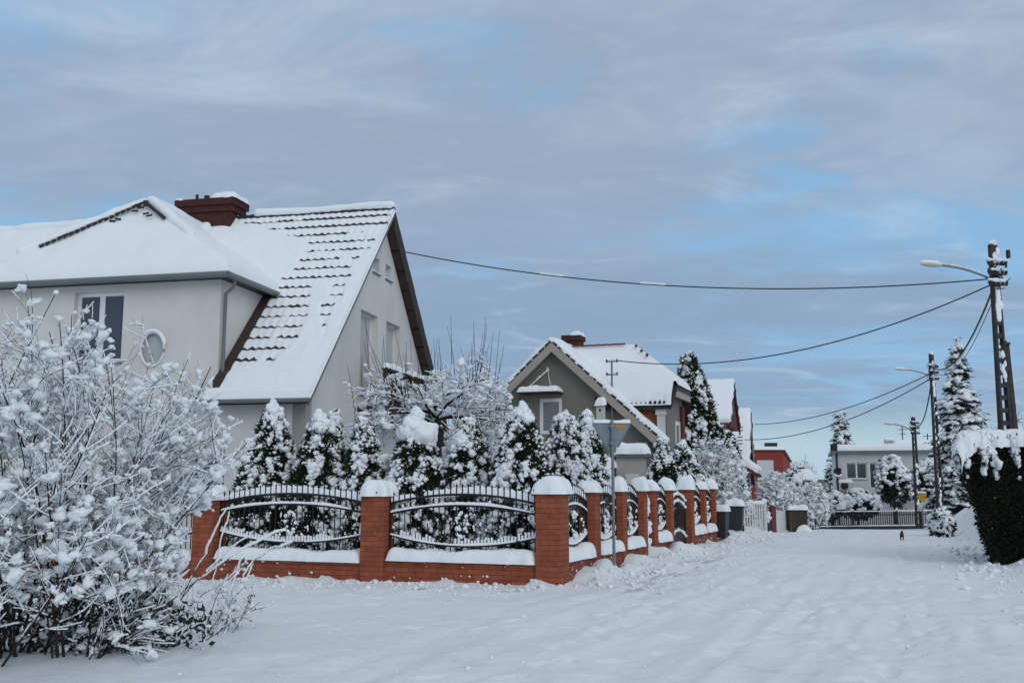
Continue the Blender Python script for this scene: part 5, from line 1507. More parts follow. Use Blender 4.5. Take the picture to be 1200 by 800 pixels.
    # the eave of the front slope stops short of the verge where the half hip begins
    ed = np.minimum(np.minimum(yy - t0, t1 - yy), xe - .0 - xx) + .05; pr = np.sqrt(np.clip(1 - (1 - np.clip(ed / .2, 0, 1)) ** 2, 0, 1))
    base2 = np.where(xx > xe - .1, np.maximum(base, zh - .02), base)
    zz = base2 + pr * (.24 + .03 * fbm2(xx, yy, 57, 3)) - .03 * (1 - pr)
    keep = ~((xx > xe - .13) & ((yy < yb - .05) | (yy > yc + .05))) & (base > AZ - sl * np.abs(xx) - .15)
    mb.grid(np.stack([xx, yy + .03 * noise2(xx * 5, xx * 0, 5) * (yy < t0 + .1), zz], -1), keep=keep); mb.build('snow', M['snow_soft'], wr)
    mb = MB(); mb.box((xe - .1, yb - .1, zh - .38), (xe - .02, yc + .1, zh - .13)); mb.build('fascia', M['barge'], wr)
    mb = MB()
    for k in range(16):
        x = 1.6 + k * (xe - 1.8) / 16; mb.tube([(x, t0 - .03, ze - .03), (x, t0 + .3, ze + .3)], .055, 6)
    mb.box((1.8, t0 + .0, ze - .22), (xe - .15, t0 + .25, ze - .10)); mb.build('eave_tiles', M['tile'], wr)
    mt = MB()
    for k in range(7): mt.tube([(xl + .3 + k * .33, tm - .13, zr_ + .22), (xl + .62 + k * .33, tm - .13, zr_ + .23)], .035, 6)
    for f in (.10, .24, .36): p = np.array([xh, tm, zr_]) * (1 - f) + np.array(F) * f + np.array([-.05, -.12, .26]); blobs(mt, [p], [[.06, .06, .06]])
    mt.build('ridge_tiles', M['tile_red'], wr)
    # chimney on the main ridge
    _, zc = at(668, 394, np.array([0, 2.9, 0.]), X_, -Y_); xc, _ = at(671, 400, np.array([0, 2.9, 0.]), X_, -Y_)
    mb = MB(); mb.box((xc - .30, 2.6, AZ - 1.5), (xc + .34, 3.3, zc - .2)); mb.box((xc - .36, 2.54, zc - .2), (xc + .40, 3.36, zc)); ch = mb.build('chimney', M['brick_dark'], h, uv=True)
    mb = MB(); snow_on(mb, (xc + .0, 2.52, zc), X_, Y_, Z_, .42, .86, .16, edge=.15, amp=.03, seed=58); mb.build('snow', M['snow_soft'], ch)
    # electric mast with insulators
    f = fwd_frame(O, ang); Ym = 35.4; top = inv(P(717, 421, Ym)); lowp = inv(P(717, 470, Ym))
    mb = MB(); mb.tube([(lowp[0], lowp[1], lowp[2] - .6), (top[0], lowp[1], top[2])], .035, 8); ms = mb.build('electric_mast', M['galv'], h)
    for dz in (.08, .55):
        mb = MB(); z = top[2] - dz; mb.tube([(top[0] - .2, top[1], z), (top[0] + .2, top[1], z)], .018, 6)
        for dx in (-.19, .19): mb.lathe([(0, -.03), (.035, -.03), (.02, .0), (.035, .03), (.02, .08), (0, .1)], (top[0] + dx, top[1] - .02, z), 8)
        mb.build('insulator', M['iron'], ms)
        mb = MB(); blobs(mb, [(top[0] - .12, top[1], z + .05), (top[0] + .1, top[1], z + .05), (top[0], top[1], z + .06)], [[.06, .04, .03]] * 3); mb.build('snow', M['snow_soft'], ms)
    mb = MB(); lp = fp(757, 522); blobs(mb, [(lp[0], ov - .12, lp[1])], [[.10, .10, .13]], pool=POOL2); mb.build('wall_lamp', M['lamp_white'], h)
    return f(np.array([top[0] + .19, top[1], top[2] - .05]))


wire_mast = grey_house()


def birdhouse():
    Y = 31.0; c = P(704, 480, Y); z0 = g1(c[0], Y)
    t = thing('birdhouse', 'pale birdhouse with snow on its roof on a white post before the grey gable', 'birdhouse', (c[0], Y, z0), -R(20)); t.scale = (.72, .72, 1); z = c[2] - z0
    mb = MB(); mb.tube([(0, 0, -.2), (0, 0, z - .3)], .04, 8); mb.build('post', M['white_paint'], t)
    mb = MB(); mb.slab([(-.16, z - .32), (.16, z - .32), (.16, z + .1), (-.16, z + .1)], [[(.05 * math.cos(a), z - .02 + .05 * math.sin(a)) for a in np.arange(10) / 10 * 6.283]], (0, -.15, 0), X_, Z_, -Y_, .02)
    mb.box((-.16, -.129, z - .32), (-.14, .15, z + .1)); mb.box((.14, -.129, z - .32), (.16, .15, z + .1)); mb.box((-.139, .13, z - .32), (.139, .15, z + .1)); mb.box((-.139, -.129, z - .32), (.139, .129, z - .3)); mb.build('box', M['ac'], t)
    mb = MB(); mb.hexa([(-.22, -.22, z + .1), (.22, -.22, z + .1), (.22, .2, z + .18), (-.22, .2, z + .18)], [(-.22, -.22, z + .13), (.22, -.22, z + .13), (.22, .2, z + .21), (-.22, .2, z + .21)]); rf = mb.build('roof', M['wood_dark'], t)
    mb = MB(); snow_on(mb, (-.24, -.24, z + .13), X_, np.array([0, .98, .19]), Z_, .48, .46, .2, edge=.15, amp=.04, seed=61); mb.build('snow', M['snow_soft'], rf)


birdhouse()


def sheds():
    for x0, x1, yt, Y, lab, sd in ((668, 715, 551, 31.2, 'low pale outbuilding with snowy flat roof, left of the sign post', 62), (722, 757, 535, 31.8, 'taller pale outbuilding with thick snow roll on its roof, right of the sign post', 63)):
        a = P(x0, yt, Y); w = P(x1, yt, Y)[0] - a[0]; z0 = g1(a[0], Y); hh = a[2] - z0
        t = thing('outbuilding', lab, 'shed', (a[0], Y, z0), -R(6))
        mb = MB(); mb.box((0, 0, -.4), (w, 3.0, hh)); mb.build('wall', M['render_beige'], t)
        mb = MB(); mb.box((-.15, -.18, hh), (w + .12, 3.1, hh + .1)); r = mb.build('roof', M['gutter'], t)
        mb = MB(); snow_on(mb, (-.18, -.22, hh + .1), X_, Y_, Z_, w + .34, 3.3, .34 if sd == 63 else .36, edge=.28, amp=.06, fr=1.5, seed=sd, jit=.05); mb.build('snow', M['snow_soft'], r)
        mb = MB(); mb.box((w * .3, -.035, .0), (w * .75, -.004, hh * .78)); mb.build('door', M['white_paint'], t)


sheds()


def roof_pair(h, L, HD, EZ, RZ, mat, seed, ovx=.0, verge='wood_red'):
    """gable roof with the ridge along local -x, front eave at y=0; the right end at x=0"""
    sl = (RZ - EZ) / HD; cs = 1 / math.hypot(1, sl); SL = HD / cs
    mb = MB()
    for y0, y1 in ((0., HD), (2 * HD, HD)):
        q = [(-L, y0, EZ), (0, y0, EZ), (0, y1, RZ), (-L, y1, RZ)]
        if y0 > 0: q = q[::-1]
        mb.hexa([(x, y, z - .15) for x, y, z in q], q)
    rf = mb.build('roof', M[mat], h)
    mb = MB()
    for s, y0 in ((1, 0.), (-1, 2 * HD)):
        D = np.array([0, s, sl]) * cs; N = np.array([0, -s * sl, 1]) * cs
        snow_on(mb, np.array([-L, y0, EZ]) - D * .05, X_, D, N, L + .03, SL + .1, .24, edge=.15, amp=.03, fr=1, res=.2, jit=.05, seed=seed + s)
    mb.build('snow', M['snow_soft'], rf)
    mb = MB()
    for y0, y1 in ((0., HD), (2 * HD, HD)):
        q = [(-.06, y0, EZ), (.02, y0, EZ), (.02, y1, RZ), (-.06, y1, RZ)]
        if y0 > 0: q = q[::-1]
        mb.hexa([(x, y, z - .38) for x, y, z in q], [(x, y, z - .003) for x, y, z in q])
    mb.build('barge_board', M[verge], rf)
    return rf


def red_gable_house():
    Y = 52.0; ang = -R(16.7); c = P(856, 494, Y); O = np.array([c[0], Y, 0.]); inv = inv_frame(O, ang)
    h = thing('red_gable_house', 'pale house whose dark red boarded gable end faces the street, snow on roof', 'house', O, ang)
    EZ = c[2]; HD = 3.6; _, RZ = plane_px(inv, (0, HD, 0), X_, -Y_, 858, 443); RZ -= .2; L = 8.0; zb = -1.8
    sl = (RZ - EZ) / HD; wx = -.75
    mb = MB(); mb.box((-L + .4, .45, zb), (wx, 2 * HD - .45, EZ + .25)); mb.build('wall', M['render_pale'], h)
    mb = MB(); mb.slab([(0, EZ - .16), (2 * HD, EZ - .16), (HD, RZ - .18)], [], (-.09, 0, 0), Y_, Z_, X_, .08); mb.build('gable_boards', M['wood_red'], h)
    roof_pair(h, L, HD, EZ, RZ, 'tile_red', 81)
    mt = MB()
    for k in range(9): mt.tube([(-4.6 + k * .33, HD - .15, RZ + .14), (-4.3 + k * .33, HD - .15, RZ + .15)], .05, 6)
    mt.build('ridge_tiles', M['tile'], h)
    window(h, (wx + .004, .45, 0), Y_, X_, 1.6, 2.6, 2.6, 4.0, cols=2, recess=-.03)
    # lean-to porch roof sloping towards the street
    b = lambda px, py, Yq: inv(P(px, py, Yq))
    p0, p1 = b(852, 528, 48.5), b(887, 554, 47.5); y0 = min(p0[1], p1[1]) - .2; D = p1 - p0; D[1] = 0; Lr = np.linalg.norm(D); D /= Lr; N = np.array([-D[2], 0, D[0]]); N = N if N[2] > 0 else -N
    dp = 3.2
    mb = MB(); q = [np.array([p0[0], y0, p0[2]]), np.array([p1[0], y0, p1[2]]), np.array([p1[0], y0 + dp, p1[2]]), np.array([p0[0], y0 + dp, p0[2]])]
    mb.hexa([x - np.array([0, 0, .22]) for x in q], q); pr = mb.build('porch_roof', M['tile_red'], h)
    mb = MB(); snow_on(mb, q[0], D, Y_, N, Lr, dp, .28, edge=.18, amp=.05, fr=1.2, res=.12, seed=83); mb.build('snow', M['snow_soft'], pr)
    mb = MB(); x1 = p1[0] - .45; x0 = p0[0] + .2
    mb.hexa([(x0, y0 + .4, zb), (x1, y0 + .4, zb), (x1, y0 + dp - .2, zb), (x0, y0 + dp - .2, zb)], [(x0, y0 + .4, p0[2] - .36), (x1, y0 + .4, p1[2] - .02), (x1, y0 + dp - .2, p1[2] - .02), (x0, y0 + dp - .2, p0[2] - .36)]); mb.build('porch_wall', M['render_beige'], h)
    mb = MB(); mb.box((x1 - .75, y0 + .36, zb), (x1 - .15, y0 + .396, p1[2] - .5)); mb.box((x1 - 1.6, y0 + .36, zb), (x1 - 1.3, y0 + .396, p1[2] - .45)); mb.build('door', M['wood_dark'], h)
    mb = MB(); gutter(mb, (p1[0] + .02, y0, p1[2] - .12), (p1[0] + .02, y0 + dp, p1[2] - .12), .07); mb.build('gutter', M['wood_dark'], h)


red_gable_house()


def white_gable_house():
    Y = 60.0; ang = -R(17.0); c = P(878, 566, Y); O = np.array([c[0], Y, 0.]); inv = inv_frame(O, ang)
    h = thing('narrow_gable_house', 'tall steep roofed pale house seen edge on beyond the red gable', 'house', O, ang)
    EZ = c[2]; HD = 3.4; _, RZ = plane_px(inv, (0, HD, 0), X_, -Y_, 880, 476); RZ -= .2; L = 7.0; zb = -2.2; wx = -.3
    sl = (RZ - EZ) / HD
    mb = MB(); mb.box((-L + .4, .45, zb), (wx - .26, 2 * HD - .45, EZ + .25)); mb.slab([(.45, zb), (2 * HD - .45, zb), (2 * HD - .45, EZ + .3), (HD, RZ - .15), (.45, EZ + .3)], [], (wx, 0, 0), Y_, Z_, X_, .25); mb.build('wall', M['render_beige'], h)
    roof_pair(h, L, HD, EZ, RZ, 'tile', 85, verge='barge')
    mt = MB(); cs = 1 / math.hypot(1, sl)
    for k in range(11):    # a column of tiles showing near the verge
        f = .22 + .045 * k; 
        if k in (4, 8): continue
        mt.tube([(-.75, HD * f, EZ + (RZ - EZ) * f + .33), (-.42, HD * f, EZ + (RZ - EZ) * f + .33)], .07, 6)
    for f in (.80, .90): mt.tube([(-1.5, HD * f, EZ + (RZ - EZ) * f + .33), (-1.15, HD * f, EZ + (RZ - EZ) * f + .33)], .08, 6)
    mt.build('bare_tiles', M['gutter'], h)
    mb = MB(); blobs(mb, [(wx + .12, HD - .1, EZ + 2.6)], [[.16, .16, .2]], pool=POOL2); mb.build('wall_lamp', M['lamp_white'], h)


white_gable_house()


def red_box_house():
    Y = 95.0; a = P(884, 528, Y); b = P(917, 528, Y); c = P(926, 545, Y + 5); z0 = -2.6
    h = thing('red_house', 'boxy red house with a large white panel beyond the frosted shrub', 'house', (a[0], Y, 0), 0)
    w = b[0] - a[0]; w2 = c[0] - a[0]
    mb = MB(); mb.hexa([(-1, 0, z0), (w, 0, z0), (w2, 5, z0), (-1, 5, z0)], [(-1, 0, a[2]), (w, 0, a[2]), (w2, 5, c[2] + .25), (-1, 5, a[2])]); mb.build('wall', M['red_house'], h)
    mb = MB(); mb.box((.2, -.05, z0), (1.75, -.003, Zat(539, Y))); mb.build('white_panel', M['render_pale'], h)
    mb = MB(); mb.hexa([(-1.2, -.2, a[2]), (w + .15, -.2, a[2]), (w2 + .25, 5.2, c[2] + .25), (-1.2, 5.2, a[2])], [(-1.2, -.2, a[2] + .1), (w + .15, -.2, a[2] + .1), (w2 + .25, 5.2, c[2] + .35), (-1.2, 5.2, a[2] + .1)]); rf = mb.build('roof', M['tile_red'], h)
    mb = MB(); mb.hexa([(-1.2, -.25, a[2] + .1), (w + .2, -.25, a[2] + .1), (w2 + .3, 5.2, c[2] + .35), (-1.2, 5.2, a[2] + .1)], [(-1.1, -.15, a[2] + .4), (w + .05, -.15, a[2] + .4), (w2 + .15, 5.1, c[2] + .6), (-1.2, 5.2, a[2] + .4)]); mb.build('snow', M['snow_soft'], rf)
    for k in range(3):
        x = P(899 + k * 5, 520, Y + 2)[0] - a[0]; mb = MB(); mb.box((x - .16, 2, a[2] + .2), (x + .16, 2.5, Zat(518.5, Y + 2))); mb.build('chimney', M['tile'], h)
    mb = MB(); x = P(1, 1, Y)[0] * 0 + w2; mb.tube([(w2 + .12, 5, c[2] + .1), (w2 + .12, 5, z0)], .07, 6); mb.build('downpipe', M['pvc'], h)


red_box_house()


def hut():
    Y = 82.0; a = P(930, 560, Y); b = P(957, 549, Y); w = b[0] - a[0]; z0 = -2.3; EZ = Zat(562, Y)
    h = thing('small_house', 'small low house with snow covered roof between the red and the flat roofed house', 'house', (a[0] + w, Y, 0), -R(4))
    mb = MB(); mb.box((-w + .2, .3, z0), (-.2, 4, EZ)); mb.build('wall', M['render_pale'], h)
    roof_pair(h, w, 2.2, EZ, Zat(549, Y + 2) - .2, 'tile', 88, verge='gutter')
    mb = MB(); mb.box((-w * .62, 2.0, Zat(549, Y)), (-w * .30, 2.4, Zat(547, Y))); mb.build('ridge_tiles', M['tile'], h)
    mb = MB(); mb.box((-.22, .5, z0), (1.2, 3.2, Zat(560, Y) - .1)); mb.build('annex_wall', M['render_grey'], h)


hut()


def flat_house():
    Y = 66.0; ang = -R(16.5); a = P(978, 531, Y); O = np.array([a[0], Y, 0.]); inv = inv_frame(O, ang); z0 = -2.2
    W0 = 0; h = thing('flat_roofed_house', 'long pale flat roofed house with a three pane window closing the street', 'house', O, ang)
    W = P(1180, 531, Y)[0] - a[0]; EZ = a[2]
    f = lambda px, py: plane_px(inv, (0, 0, 0), X_, -Y_, px, py)
    p, q = f(991, 542), f(1028, 561); w1 = (p[0], q[0], q[1], p[1]); d0, d1 = f(1018, 542), f(1028, 572)
    g0, g1_ = f(1040, 542), f(1054, 557)
    holes = [rect(w1[0], d0[0] - .12, w1[2], w1[3]), rect(d0[0], d1[0], d1[1], w1[3]), rect(g0[0], g1_[0], g1_[1], w1[3] - .05)]
    mb = MB(); mb.slab([(0, z0), (W, z0), (W, EZ), (0, EZ)], holes, (0, 0, 0), X_, Z_, -Y_, .3); mb.box((.0, .301, z0), (.3, 9, EZ)); mb.box((W - .3, .301, z0), (W, 9, EZ)); mb.box((.301, 8.7, z0), (W - .301, 9, EZ)); mb.build('wall', M['render_pale'], h)
    window(h, (0, 0, 0), X_, -Y_, w1[0], d0[0] - .12, w1[2], w1[3], cols=2, glass='glass', recess=.08, sill=True)
    window(h, (0, 0, 0), X_, -Y_, d0[0], d1[0], d1[1], w1[3], cols=1, rows=1, glass='glass', recess=.08, sill=False)
    window(h, (0, 0, 0), X_, -Y_, g0[0], g1_[0], g1_[1], w1[3] - .05, cols=2, glass='glass', recess=.08)
    mb = MB(); mb.box((-.25, -.35, EZ), (W + .2, 9.2, EZ + .16)); rf = mb.build('roof', M['gutter'], h)
    mb = MB(); snow_on(mb, (-.22, -.3, EZ + .16), X_, Y_, Z_, W + .4, 9.4, .42, edge=.3, amp=.05, fr=.8, res=.3, seed=89); mb.build('snow', M['snow_soft'], rf)
    mb = MB(); c = f(976, 525); mb.box((-.25, -.32, EZ + .165), (.18, .1, Zat(520, Y))); mb.build('roof_vent', M['cable'], rf)
    mb = MB(); x0, x1 = f(1026, 1)[0], f(1095, 1)[0]; mb.box((x0, 3, EZ + .2), (x1, 7, Zat(520.5, Y + 3))); up = mb.build('upper_storey', M['render_grey'], h)
    mb = MB(); snow_on(mb, (x0 - .1, 2.8, Zat(520.5, Y + 3)), X_, Y_, Z_, x1 - x0 + .2, 4.3, .25, edge=.2, amp=.04, res=.3, seed=90); mb.build('snow', M['snow_soft'], up)
    mb = MB(); x = f(1017, 1)[0]; mb.box((x - .3, 1.5, EZ + .2), (x + .25, 2.1, Zat(516, Y + 1.5))); chm = mb.build('chimney', M['render_beige'], h)
    mb = MB(); snow_on(mb, (x - .33, 1.47, Zat(516, Y + 1.5)), X_, Y_, Z_, .6, .66, .15, edge=.15, seed=91); mb.build('snow', M['snow_soft'], chm)
    for px, yt in ((1036, 501), (1065, 509)):
        x = f(px, 1)[0]; mb = MB(); zt = Zat(yt, Y + 4); mb.tube([(x, 4, EZ), (x, 4, zt)], .035, 5); mb.tube([(x - .3, 4, zt - .2), (x + .3, 4, zt - .2)], .02, 4); mb.tube([(x - .2, 4, zt - .5), (x + .2, 4, zt - .5)], .02, 4); mb.build('aerial', M['cable'], h)
    mb = MB(); mb.tube([(.12, -.08, EZ), (.12, -.08, z0)], .06, 6); mb.build('downpipe', M['cable'], h)
    c, z = f(982, 553); mb = MB(); mb.lathe([(0, .08), (.16, .05), (.27, 0), (.29, -.02), (.27, -.03)], (c, -.35, z), 18, axis='y'); dish = mb.build('satellite_dish', M['cable'], h)
    mb = MB(); roll(mb, [(c + .26 * math.cos(t), -.37, z + .26 * math.sin(t)) for t in np.linspace(-.9 * math.pi, .15 * math.pi, 12)], .07, 3); mb.build('snow', M['snow_soft'], dish)
    c, z = f(991, 569); mb = MB(); mb.box((c - .42, -.4, z - .25), (c + .42, -.05, z + .22)); ac = mb.build('air_conditioner', M['ac'], h)
    mb = MB(); mb.lathe([(.24, 0), (.24, -.03), (.05, -.03), (0, -.03)], (c - .08, -.405, z), 14, axis='y'); mb.build('fan', M['cable'], ac)
    mb = MB(); snow_on(mb, (c - .45, -.43, z + .22), X_, Y_, Z_, .9, .4, .2, edge=.15, amp=.03, seed=92); mb.build('snow', M['snow_soft'], ac)
    mb = MB(); x = f(1071, 1)[0]; mb.box((x - .5, -.03, z0), (x + .5, -.003, Zat(588, Y))); mb.build('door', M['thuja_dark'], h)


flat_house()


def picket(name, label, px0, Y0, px1, Y1, h, mat, board, gap, snow, posts=True, base_wall=None):
    a = np.array([Xat(px0, Y0, .5), Y0]); b = np.array([Xat(px1, Y1, .5), Y1]); L = np.linalg.norm(b - a); ang = math.atan2(*(b - a)[::-1])
    z0 = g1(*a) - .02; z1 = g1(*b) - .02; t = thing(name, label, 'fence', (a[0], a[1], z0), ang); sl = (z1 - z0) / L; rg = np.random.default_rng(int(px0))
    mb = MB(); x = .06
    while x < L - .05:
        z = sl * x; mb.box((x, -.008, z + .06), (x + board, .008, z + h * rg.uniform(.97, 1.0))); x += board + gap
    mb.build('pickets', M[mat], t)
    mb = MB()
    for f in (.2, .8): mb.bar((0, .03, h * f), (L, .03, sl * L + h * f), .03, .05)
    mb.build('rail', M[mat], t)
    n = max(2, int(L / 2.2) + 1)
    for k in range(n):
        x = L * k / (n - 1); mb = MB(); mb.box((x - .05, -.03, sl * x - .3), (x + .05, .08, sl * x + h + .04)); p = mb.build('post', M[mat], t)
        if snow: m2 = MB(); blobs(m2, [(x, .02, sl * x + h + .08)], [[.09, .09, .08]], pool=POOL2); m2.build('snow', M['snow_soft'], p)
    if base_wall: mb = MB(); mb.hexa([(0, -.08, -.4), (L, -.08, sl * L - .4), (L, .12, sl * L - .4), (0, .12, -.4)], [(0, -.08, base_wall), (L, -.08, sl * L + base_wall), (L, .12, sl * L + base_wall), (0, .12, base_wall)]); mb.build('base', M['concrete'], t)
    if snow:
        mb = MB(); roll(mb, [(x, .02, sl * x + h + .02) for x in np.linspace(0, L, 12)], snow, 4, amp=.3)
        if base_wall: roll(mb, [(x, -.02, sl * x + base_wall + .02) for x in np.linspace(0, L, 12)], .05, 5, amp=.3)
        mb.build('snow', M['snow_soft'], t)


picket('picket_fence', 'white vertical board fence topped with snow behind the bins', 846, 31.2, 897, 33.2, 1.02, 'white_paint', .085, .075, .06)
picket('board_gate', 'short run of tall white boards between red post and olive box', 908, 36.4, 925, 38.5, .80, 'white_paint', .22, .03, 0)
picket('iron_fence', 'low black iron bar fence on a plinth in front of the flat roofed house', 946, 57.5, 1102, 58.5, .95, 'iron', .055, .075, .03, base_wall=.12)


def bin_(px, Y, h, w, label, rz, seed):
    X = Xat(px, Y, .3); z0 = g1(X, Y); t = thing('rubbish_bin', label, 'bin', (X, Y, z0 - .02), rz, 'wheeled bins by the fence')
    a, b = w * .42, w * .5; d0, d1 = w * .45, w * .56
    mb = MB(); mb.hexa([(-a, -d0, .05), (a, -d0, .05), (a, d0, .05), (-a, d0, .05)], [(-b, -d1, h * .9), (b, -d1, h * .9), (b, d1, h * .9), (-b, d1, h * .9)])
    mb.box((-b - .015, -d1 - .015, h * .86), (b + .015, d1 + .015, h * .9 + .002)); mb.build('body', M['bin'], t)
    mb = MB(); mb.hexa([(-b - .03, -d1 - .03, h * .903), (b + .03, -d1 - .03, h * .903), (b + .03, d1 + .03, h * .93), (-b - .03, d1 + .03, h * .93)], [(-b + .02, -d1 + .02, h * .95), (b - .02, -d1 + .02, h * .95), (b - .02, d1 + .02, h), (-b + .02, d1 + .02, h)]); mb.tube([(-b * .7, d1 + .05, h * .92), (b * .7, d1 + .05, h * .92)], .016, 6); mb.build('lid', M['bin'], t)
    for s in (-1, 1): mb = MB(); mb.lathe([(0, -.025), (.09, -.025), (.10, 0), (.09, .025), (0, .025)], (0, 0, 0), 14, axis='y'); w_ = mb.build('wheel', M['cable'], t); w_.location = (s * a, d0, .10); w_.rotation_euler = (0, 0, math.pi / 2)
    mb = MB(); snow_on(mb, (-b - .05, -d1 - .05, h * .94), X_, Y_, Z_, w + .1, 2 * d1 + .1, .16, edge=.12, amp=.03, seed=seed); mb.build('snow', M['snow_soft'], t)


bin_(844.5, 27.7, .83, .40, 'dark wheeled bin with thin snow on its lid, right beside the last brick pillar', R(-25), 1)
bin_(862, 29.6, .82, .48, 'dark wheeled bin with a thick snow slab, in front of the white board fence', R(-18), 2)


def olive_box():
    Y = 38.0; X = Xat(935, Y, .3); z0 = g1(X, Y); t = thing('storage_box', 'square olive board box topped with snow at the far left kerb', 'box', (X, Y, z0 - .03), R(-15)); w = .68; h = .82
    mb = MB()
    for k in range(7):
        x = -w / 2 + k * w / 7
        mb.box((x + .004, -w / 2, 0), (x + w / 7 - .004, -w / 2 + .02, h)); mb.box((x + .004, w / 2 - .02, 0), (x + w / 7 - .004, w / 2, h)); mb.box((-w / 2, x + .024 if k == 0 else x + .004, 0), (-w / 2 + .02, x + w / 7 - (.024 if k == 6 else .004), h)); mb.box((w / 2 - .02, x + .024 if k == 0 else x + .004, 0), (w / 2, x + w / 7 - (.024 if k == 6 else .004), h))
    mb.build('boards', M['bin_brown'], t); mb = MB(); mb.box((-w / 2 - .03, -w / 2 - .03, h), (w / 2 + .03, w / 2 + .03, h + .04)); mb.build('lid', M['bin_brown'], t)
    mb = MB(); snow_on(mb, (-w / 2 - .05, -w / 2 - .05, h + .04), X_, Y_, Z_, w + .1, w + .1, .15, edge=.14, amp=.03, seed=71); snow_on(mb, (-.1, -w / 2 - .4, .0), X_, Y_, Z_, .6, .45, .25, edge=.2, amp=.06, seed=72); mb.build('snow', M['snow_soft'], t)


olive_box()


def red_post():
    Y = 35.6; X = Xat(905.5, Y, .3); z0 = g1(X, Y); t = thing('gate_post', 'narrow dark red gate post with a snow tip at the end of the white fence', 'post', (X, Y, z0), R(20))
    mb = MB(); mb.box((-.09, -.09, -.2), (.09, .09, .86)); mb.hexa([(-.09, -.09, .86), (.09, -.09, .86), (.09, .09, .86), (-.09, .09, .86)], [(-.03, -.03, .96), (.03, -.03, .96), (.03, .03, .96), (-.03, .03, .96)]); mb.build('shaft', M['red_paint'], t)
    mb = MB(); blobs(mb, [(0, 0, .97)], [[.07, .07, .06]], pool=POOL2); mb.build('snow', M['snow_soft'], t)
    Y = 35.0; X = Xat(900, Y, .3); z0 = g1(X, Y); t = thing('low_post', 'short dark post buried in snow clumps beside the red gate post', 'post', (X, Y, z0), 0)
    mb = MB(); mb.lathe([(.10, -.2), (.10, .42), (.07, .5), (0, .52)], sides=10); mb.build('shaft', M['bin'], t)
    mb = MB(); blobs(mb, [(0, -.02, .52), (.02, 0, .64), (-.02, -.08, .4)], [[.12, .12, .10], [.08, .08, .08], [.07, .05, .06]], pool=POOL2); mb.build('snow', M['snow_soft'], t)


red_post()


